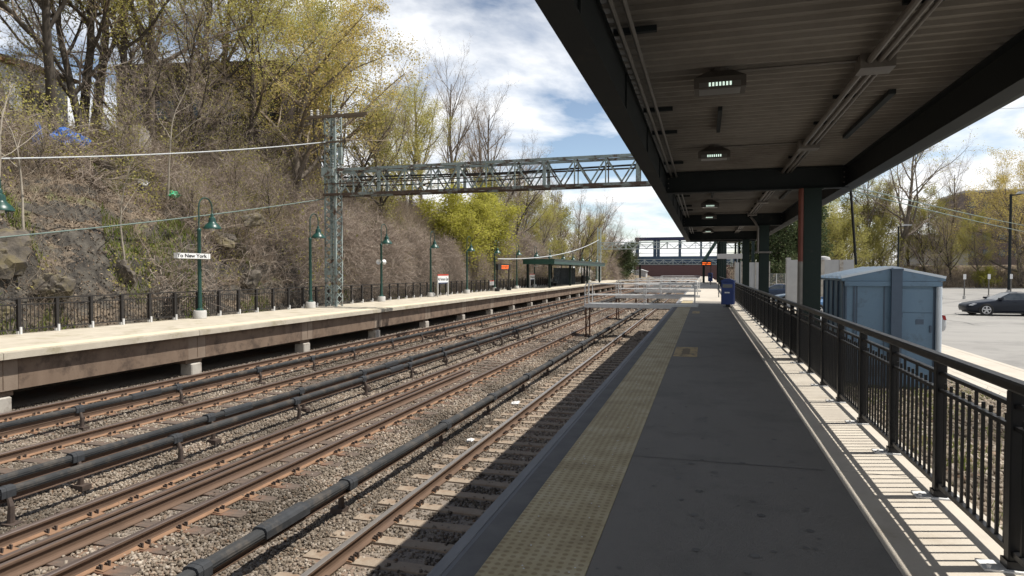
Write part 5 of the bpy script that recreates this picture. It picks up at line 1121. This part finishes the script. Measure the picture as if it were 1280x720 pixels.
# ------------------------------------------------------------------ right side: parking lot and beyond
def car(name, x, y, rz, pm, label, group='cars parked in the lot', L_=4.45):
    r = empty(name, (x, y, ZL), rz, label, 'car', group)
    ST = [(0, .50, .33, .52), (.06, .64, .25, .60), (.25, .78, .20, .67), (.6, .85, .18, .74), (1.0, .875, .18, .80), (1.4, .885, .18, .87), (2.0, .89, .18, .90), (2.8, .89, .18, .92), (3.4, .885, .19, .95), (3.9, .85, .22, .965), (4.25, .78, .28, .95), (4.39, .70, .34, .86), (4.45, .60, .42, .72)]
    V = []; sec = None
    for x_, w, zb, zt in ST:
        h = [(0, zb), (w * .86, zb), (w * .97, zb + .10), (w, zb + (zt - zb) * .5), (w * .985, zb + (zt - zb) * .78), (w * .93, zt - .03), (w * .80, zt), (w * .4, zt + .025), (0, zt + .03)]
        full = h + [(-a, c) for a, c in h[-2:0:-1]]; sec = len(full); V += [(x_ - 2.2, a, c) for a, c in full]
    F = [(i * sec + k, i * sec + (k + 1) % sec, (i + 1) * sec + (k + 1) % sec, (i + 1) * sec + k) for i in range(len(ST) - 1) for k in range(sec)] + [tuple(range(sec)), tuple(range(len(V) - 1, len(V) - sec - 1, -1))]
    b = MB(); b.add(V, F); b.build('body', pm, r, smooth='auto')
    CS = [(1.38, .76, .86, .865), (1.75, .755, .885, 1.08), (2.1, .75, .90, 1.25), (2.45, .745, .905, 1.305), (2.85, .74, .915, 1.30), (3.25, .73, .925, 1.22), (3.65, .71, .945, 1.10), (4.05, .66, .955, .98)]
    def ring(x_, w, zb, zt): k = min(1, (zt - zb) / .38); wr = w - .17 * k; return [(x_ - 2.2, w, zb - .02), (x_ - 2.2, wr + .03, zt - .05 * k), (x_ - 2.2, wr - .05, zt), (x_ - 2.2, 0, zt + .018), (x_ - 2.2, -wr + .05, zt), (x_ - 2.2, -wr - .03, zt - .05 * k), (x_ - 2.2, -w, zb - .02)]
    G = [ring(*c) for c in CS]; V = [p for g in G for p in g]
    roof = MB(); glass = MB(); wind = MB(); back = MB()
    for i in range(len(CS) - 1):
        for k in range(6):
            q = [G[i][k], G[i][k + 1], G[i + 1][k + 1], G[i + 1][k]]
            tgt = (wind if i < 2 else roof if i < 4 else back) if k in (2, 3) else (roof if k in (1, 4) or i in (0, 6) else glass)
            tgt.add(q, [(0, 1, 2, 3)])
    roof.build('roof', pm, r, smooth='auto'); glass.build('side_window', M['windowglass'], r); wind.build('windscreen', M['windowglass'], r, smooth=True); back.build('rear_window', M['windowglass'], r, smooth=True)
    b = MB()
    for s in (-1, 1): b.bar((.62, s * .738, .92), (.70, s * .60, 1.26), .07, .03); b.bar((-.62, s * .70, .9), (-.6, s * .95, .95), .10, .12)
    b.build('pillar', pm, r)
    for s in (-1, 1):
        for wx in (-1.33, 1.28):
            b = MB(); b.lathe([(.355, -.0), (.36, .004), (.30, .006)], c=(wx, s * .882 if s > 0 else -.886, .31), n=28, axis='y'); b.build('wheel_arch', M['trim'], r)
            wh = MB(); wh.lathe([(.22, -.10), (.30, -.10), (.318, -.07), (.318, .07), (.30, .10), (.21, .10)], c=(wx, s * .80, .318), n=28, axis='y'); w_ = wh.build('wheel', M['tyre'], r, smooth='auto')
            b = MB()
            for q in range(5):
                a = q * 2 * math.pi / 5 + .3; b.bar((wx, s * .905, .318), (wx + .20 * math.cos(a), s * .905, .318 + .20 * math.sin(a)), .07, .02, (0, 1, 0))
            b.lathe([(.225, s * .888), (.225, s * .905), (.195, s * .909), (.195, s * .888)], c=(wx, 0, .318), n=24, axis='y'); b.lathe([(.05, s * .89), (.05, s * .92)], c=(wx, 0, .318), n=12, axis='y'); b.build('rim', M['rim'], w_)
            if s > 0 or True: pass
    for s in (-1, 1):
        b = MB(); b.prism([(-2.13, .57), (-1.98, .54), (-1.72, .66), (-1.86, .69)], 'y', s * .735 - .04, s * .735 + .045); b.build('headlight', M['headlamp'], r)
        b = MB(); b.prism([(2.06, .74), (2.20, .72), (2.16, .88), (2.06, .90)], 'y', s * .66 - .09, s * .66 + .09); b.build('taillight', M['taillamp'], r)
        b = MB(); b.box(-.03, .12, s * .885 - .012, s * .885 + .012, .76, .785); b.build('door_handle', pm, r)
        b = MB(); b.box(-.78, -.62, s * .93 - .07, s * .93 + .07, .90, 1.0); b.build('mirror', pm, r)
    b = MB(); b.box(-2.14, -2.09, -.45, .45, .36, .44); b.box(-1.9, 1.9, -.80, .80, .13, .2); b.build('grille', M['trim'], r)
    return r
car('parked_car', 16.2, 42.6, R_(2), paint('paint_navy', (.010, .014, .024)), 'dark navy two-door car with silver alloy wheels parked in the open lot')
car('parked_car', 6.05, 27.2, R_(0), paint('paint_silver', (.42, .43, .44)), 'silver car mostly hidden behind the blue shed, its tail sticking out')
car('parked_car', 7.2, 39.5, R_(4), paint('paint_lightblue', (.10, .20, .36)), 'blue car nose left, between the canopy column and the railing')
car('parked_car', 6.9, 51, R_(0), paint('paint_greyblue', (.11, .15, .20)), 'grey-blue car farther back between the two canopy columns')
car('parked_car', 6.0, 62, R_(0), paint('paint_darkcar', (.02, .035, .07)), 'dark blue car near the far column beyond the railing')
# blue equipment shed
r = empty('equipment_shed', (3.6, 14.7, -.66), 0, 'blue metal equipment shed with ridged roof behind the railing', 'shed'); X0, X1, D, H = -.84, .86, 2.35, 2.22
b = MB(); b.cbox(X0, X1, 0, D, .10, H, .012); b.build('wall', M['boxblue'], r)
b = MB(); b.box(X0 - .02, X1 + .02, -.02, D + .02, 0, .098); b.box(X0 + .1, X1 - .1, .1, D - .1, -.3, -.001); b.build('skid_base', M['boxdark'], r)
b = MB(); b.prism([(X0 - .08, H + .002), (X1 + .08, H + .002), (X1 + .08, H + .05), (0, H + .26), (X0 - .08, H + .05)], 'y', -.07, D + .07)
b.build('roof', M['boxblue'], r)
b = MB()
for k in range(6):
    y = -.05 + k * (D + .1) / 5
    b.bar((X0 - .085, y, H + .075), (0, y, H + .285), .05, .05); b.bar((X1 + .085, y, H + .075), (0, y, H + .285), .05, .05)
b.build('roof_rib', M['boxroof'], r)  # pale rib colour stands in for sun highlights on the blue roof
b = MB(); b.prism([(X0 + .0, H + .052), (X1, H + .052), (0, H + .24)], 'y', -.078, -.072); b.box(X0 - .02, X1 + .02, -.085, -.012, H - .10, H - .004); b.build('fascia', M['boxblue'], r)
b = MB(); b.box(-.02, .17, -.135, -.088, .1, H + .215); b.box(-.035, .185, -.15, -.07, H + .216, H + .25); b.build('centre_post', M['boxdark'], r)
b = MB(); b.box(.20, .74, -.022, -.002, 1.60, 2.06); b.build('upper_panel', M['boxblue'], r)
b = MB(); b.box(.20, .74, -.022, -.002, .16, 1.585); dr = b.build('door', M['boxblue'], r)
b = MB(); b.box(.44, .58, -.030, -.0225, 1.36, 1.46); b.build('label_plate', M['boxdark'], dr); b = MB(); b.box(.685, .715, -.05, -.0225, 1.2, 1.34); b.build('handle', M['boxdark'], dr)
for zz in (.35, .95, 1.5): b = MB(); b.tube([(.195, -.03, zz), (.195, -.03, zz + .09)], .012, 6); b.build('hinge', M['boxdark'], dr)
b = MB()
for k in range(6): b.bar((X0 + .30, -.012, .30 + k * .04), (-.12, -.012, .30 + k * .04), .02, .025)
b.build('louver', M['boxdark'], r)
for x in (-.62, -.12): b = MB(); b.box(x - .012, x + .012, -.012, -.002, .1, H - .11); b.build('seam', M['boxdark'], r)
for x in (X0 + .02, X0 + .17, .185, .76):
    b = MB(); b.box(x - .015, x + .015, -.018, -.002, .1, H - .11); b.build('seam', M['boxdark'], r)
b = MB(); b.tube([(X1 - .03, -.06, .12), (X1 - .03, -.06, H - .11)], .055, 12); b.build('corner_pipe', M['boxroof'], r, smooth='auto')
b = MB()
for k in range(5): y = .02 + k * (D - .08) / 4; b.box(X0 - .035, X0 - .002, y, y + .05, .1, H - .01)
b.build('side_rib', M['boxdark'], r)
wire('drop_cable', [(2.98, 15.5, 3.75), (2.98, 15.5, 2.6), (3.12, 15.5, 1.9)], .028, M['blackwire'], 'thick black cable hanging from the canopy edge to the shed roof', 'cable')
wire('overhead_wire', [(5.6, 31, 5.55), (30.5, 75.5, 6.15)], .026, M['wiregreen'], 'upper of two parallel green overhead wires crossing above the lot', 'wire', .1)
wire('overhead_wire', [(5.6, 31.2, 5.40), (30.5, 75.2, 5.5)], .026, M['wiregreen'], 'lower of two parallel green overhead wires crossing above the lot', 'wire', .1)
wire('overhead_wire', [(13.5, 40, 10.28), (34, 41.5, 10.4)], .016, M['wire'], 'pale wire high against the sky at the right edge', 'wire', .05)
def pole_light(x, y, h, w, label, d=1):
    r = empty('lot_light', (x, y, ZL), 0, label, 'light pole', 'tall light poles of the parking lot')
    b = MB(); b.lathe([(.22, 0), (.22, .5)], n=12); b.build('footing', M['footing'], r); b = MB(); b.tube([(0, 0, .501), (0, 0, h)], [w, w * .75], 8); b.build('pole', M['canopy'], r, smooth='auto')
    b = MB(); b.bar((0, 0, h - .12), (1.0 * d, 0, h), .09); b.build('arm', M['canopy'], r); b = MB(); b.prism([(.5 * d, h + .01), (1.55 * d, h + .05), (1.55 * d, h + .20), (.7 * d, h + .26)], 'y', -.28, .28); b.build('lamp_head', M['greywall'], r)
pole_light(30.6, 80, 10.5, .16, 'tall parking lot light pole with grey head at the right edge'); pole_light(25.3, 100, 8.6, .13, 'distant parking lot light pole before the bare trees, left of the shed-side lot')
PS = [(19.4, 63.5, 'bare short post at the lot edge, nearest the blue shed', False), (21.9, 66, 'short post with white plate, left of the navy car roof', True), (24.6, 68.4, 'short post with white plate, behind the navy car', True), (27.3, 71, 'short post with white plate, right of the tall light pole', True)]
for x, y, lb, pl in PS:
    r = empty('sign_post', (x, y, ZL), 0, lb, 'sign post', 'short sign posts along the lot edge'); b = MB(); b.tube([(0, 0, 0), (0, 0, 2.1)], .05, 8); b.build('pole', M['conduit'] if pl else M['greywall'], r)
    b = MB(); b.lathe([(.12, 0), (.12, .3)], n=10); b.build('footing', M['footing'], r)
    if pl: b = MB(); b.box(-.11, .11, -.07, -.051, 1.75, 2.2); b.build('plate', M['white'], r)
# walls, fence, cone
r = empty('block_wall', (7.4, 46, ZL), 0, 'pale grey block wall behind the big canopy column', 'wall'); b = MB(); b.box(-2.0, 1.75, 0, .4, 0, 3.2); b.box(-2.25, -2.001, -.1, .5, 0, 3.35); b.build('wall', M['greywall'], r)
for x in (-1.3, -.2, .9): b = MB(); b.box(x, x + .22, -.06, -.002, 0, 3.2); b.build('pilaster', M['pier'], r)
r = empty('tank', (8.0, 50, ZL), 0, 'white cylindrical tank top above the grey block wall', 'tank'); b = MB(); b.lathe([(.45, 0), (.45, 3.3), (.38, 3.45), (.1, 3.52)], n=20); b.build('shell', M['greywall'], r, smooth='auto')
r = empty('grey_fence', (3.9, 66, ZL), 0, 'grey corrugated panel fence seen between the far canopy columns', 'fence')
for k in range(5): b = MB(); x = -1.1 + k * .62; b.box(x, x + .60, 0, .08, 0, 3.3); b.build('panel', M['greywall'], r)
for k in range(6): b = MB(); x = -1.12 + k * .62; b.box(x - .05, x + .05, -.08, -.002, 0, 3.4); b.build('post', M['pier'], r)
r = empty('chain_fence', (8, 75, ZL), 0, 'grey wire fence with thin posts beyond the parked cars', 'fence')
for k in range(7): b = MB(); b.tube([(-2.4 + k * .9, 0, 0), (-2.4 + k * .9, 0, 2.2)], .04, 6); b.build('post', M['alu'], r)
b = MB()
for k in range(56): b.box(-2.4 + k * .097, -2.385 + k * .097, -.006, .006, .1, 2.1)
for z in (.1, 1.1, 2.15): b.box(-2.4, 3.0, -.02, .02, z, z + .03)
b.build('mesh_panel', M['alu'], r)
r = empty('traffic_cone', (8.9, 82, ZL), 0, 'small orange traffic cone on the lot beyond the cars', 'cone'); b = MB(); b.lathe([(.20, .04), (.05, .85), (.03, .87)], n=14); b.build('body', M['cone'], r); b = MB(); b.box(-.25, .25, -.25, .25, .005, .04); b.build('base', M['cone'], r)
# embankment and trees beyond the lot
def bankz(x, y):
    s = smooth(0, 1, (y - 112 - 2 * noise.noise((x * .08, 0, 3))) / 14); return -.75 + 3.4 * s + .35 * noise.noise((x * .3, y * .3, 8)) * s
xs = np.arange(5.5, 120, .8); ys = np.concatenate([np.arange(111.9, 128, .5), np.arange(128, 240, 6)]); nx = len(xs)
V = [(x, y, bankz(x, y)) for y in ys for x in xs]; F = [(j * nx + i, j * nx + i + 1, (j + 1) * nx + i + 1, (j + 1) * nx + i) for j in range(len(ys) - 1) for i in range(nx - 1)]
tag(link('embankment', np_mesh('embankment', V, F, M['hill'], smooth=True)), kind='structure')
P = np.stack([nr.uniform(4, 60, 9000), nr.uniform(112, 122, 9000), np.zeros(9000)], 1); P[:, 2] = [bankz(a, c) for a, c in P[:, :2]]; D = nr.normal(size=P.shape) * .5; D[:, 2] = np.abs(D[:, 2]) + .5
V, F = twigs(P, D, nr.uniform(.5, 2.4, len(P)), nr.uniform(.012, .03, len(P)), nseg=3); tag(link('bank_undergrowth', np_mesh('bank_undergrowth', V, F, M['twig'])), 'bare brown brush on the bank beyond the parking lot', 'undergrowth', kind='stuff')
RG = 'trees beyond the parking lot'
for key, x, y, H, lb, wd in [('dark', 7.5, 92, 9.0, 'dark green tree between the two canopy columns, left', 1.1), ('dark', 11.5, 96, 9.5, 'dark green tree left of the big canopy column', 1.1), ('olive', 9.5, 108, 10.5, 'olive tree rising above the dark green trees', 1.1), ('olive', 15.5, 104, 9.5, 'olive budding tree just right of the big canopy column', 1.1), ('maple_yellow', 19.0, 108, 11.5, 'yellow-green tree behind the black hanging cable', .9), ('olive', 20.5, 106, 9.5, 'olive budding tree above the shed roof, left part', 1.15), ('bare_big', 24.5, 117, 17.5, 'bare pale-twigged tree left of the tallest one over the lot', .8),
        ('bare_big', 29.5, 116, 21.0, 'tallest bare tree over the parking lot, its limbs spread wide', 1.05), ('maple_yellow', 26.5, 120, 13, 'yellow-green tree among the bare trees over the lot', .8), ('olive', 25.5, 113, 8.5, 'olive tree at the foot of the tallest bare tree', 1), ('bare_brown', 33.5, 117, 12, 'bare brown forked tree right of the tallest bare tree', .9), ('bare', 38.5, 122, 16, 'bare grey tree in front of the brown tower block', .9), ('bare_brown', 37, 117, 10.5, 'bare brown tree with dark trunks behind the navy car', 1),
        ('maple', 45.0, 114, 15.5, 'golden tree at the right edge beyond the tall light pole', 1.05), ('maple_yellow', 40.2, 115, 9.5, 'yellow-green tree just left of the right-edge golden tree', .8), ('maple', 51.0, 116, 17.5, 'large golden tree cut off by the right edge', 1.1), ('bush', 40.5, 113.5, 2.6, 'fresh green bush on the bank behind the light pole', 1.3), ('bush', 31.0, 113, 2.2, 'fresh green bush at the foot of the bank, right of the shed', 1.3), ('brush', 28, 113, 5, 'brown shrub on the bank above the shed right end', 1.3), ('brush', 23, 112.5, 5, 'brown shrub on the bank above the shed ridge', 1.3), ('brush', 34.5, 114, 5, 'brown shrub on the bank over the navy car nose', 1.3), ('brush', 18, 111.5, 5, 'brown shrub on the bank above the shed left end', 1.3), ('brush', 45, 112.8, 4.5, 'brown shrub on the bank near the right edge', 1.3), ('olive', 28.0, 119, 12, 'tall olive tree behind the tallest bare tree, over the lot', 1.0), ('olive', 36, 121, 11, 'tall olive tree left of the brown tower block', 1.0), ('olive', 22.5, 118, 12.5, 'tall olive tree behind the hanging cable and shed', 1.0), ('olive', 33, 124, 9, 'olive tree behind the bare forked tree', 1.1), ('olive', 39, 126, 8, 'olive tree under the brown tower block', 1.1)]:
    tree(key, x, y, bankz(x, y) - .1 if y > 112 else ZL, H, lb, RG, wide=wd)
building('tower_block', 49.5, 60, 150, 165, 0, 17.4, M['brickgrey'], 'brown brick tower block rising behind the right-hand trees', wins=[('y', 4, 5, 1.1, 1.3, 1.5)])
building('low_building', 37.5, 47, 140, 148, 1, 8.3, M['greywall'], 'low pale building behind the bare trees over the lot', wins=[('y', 5, 1, 1.4, 1.6, 4.5)])
building('grey_building', 20, 28, 150, 160, 0, 12.6, M['greywall'], 'grey building with small windows right of the big canopy column', wins=[('y', 4, 3, 1.2, 1.5, 2.5)])
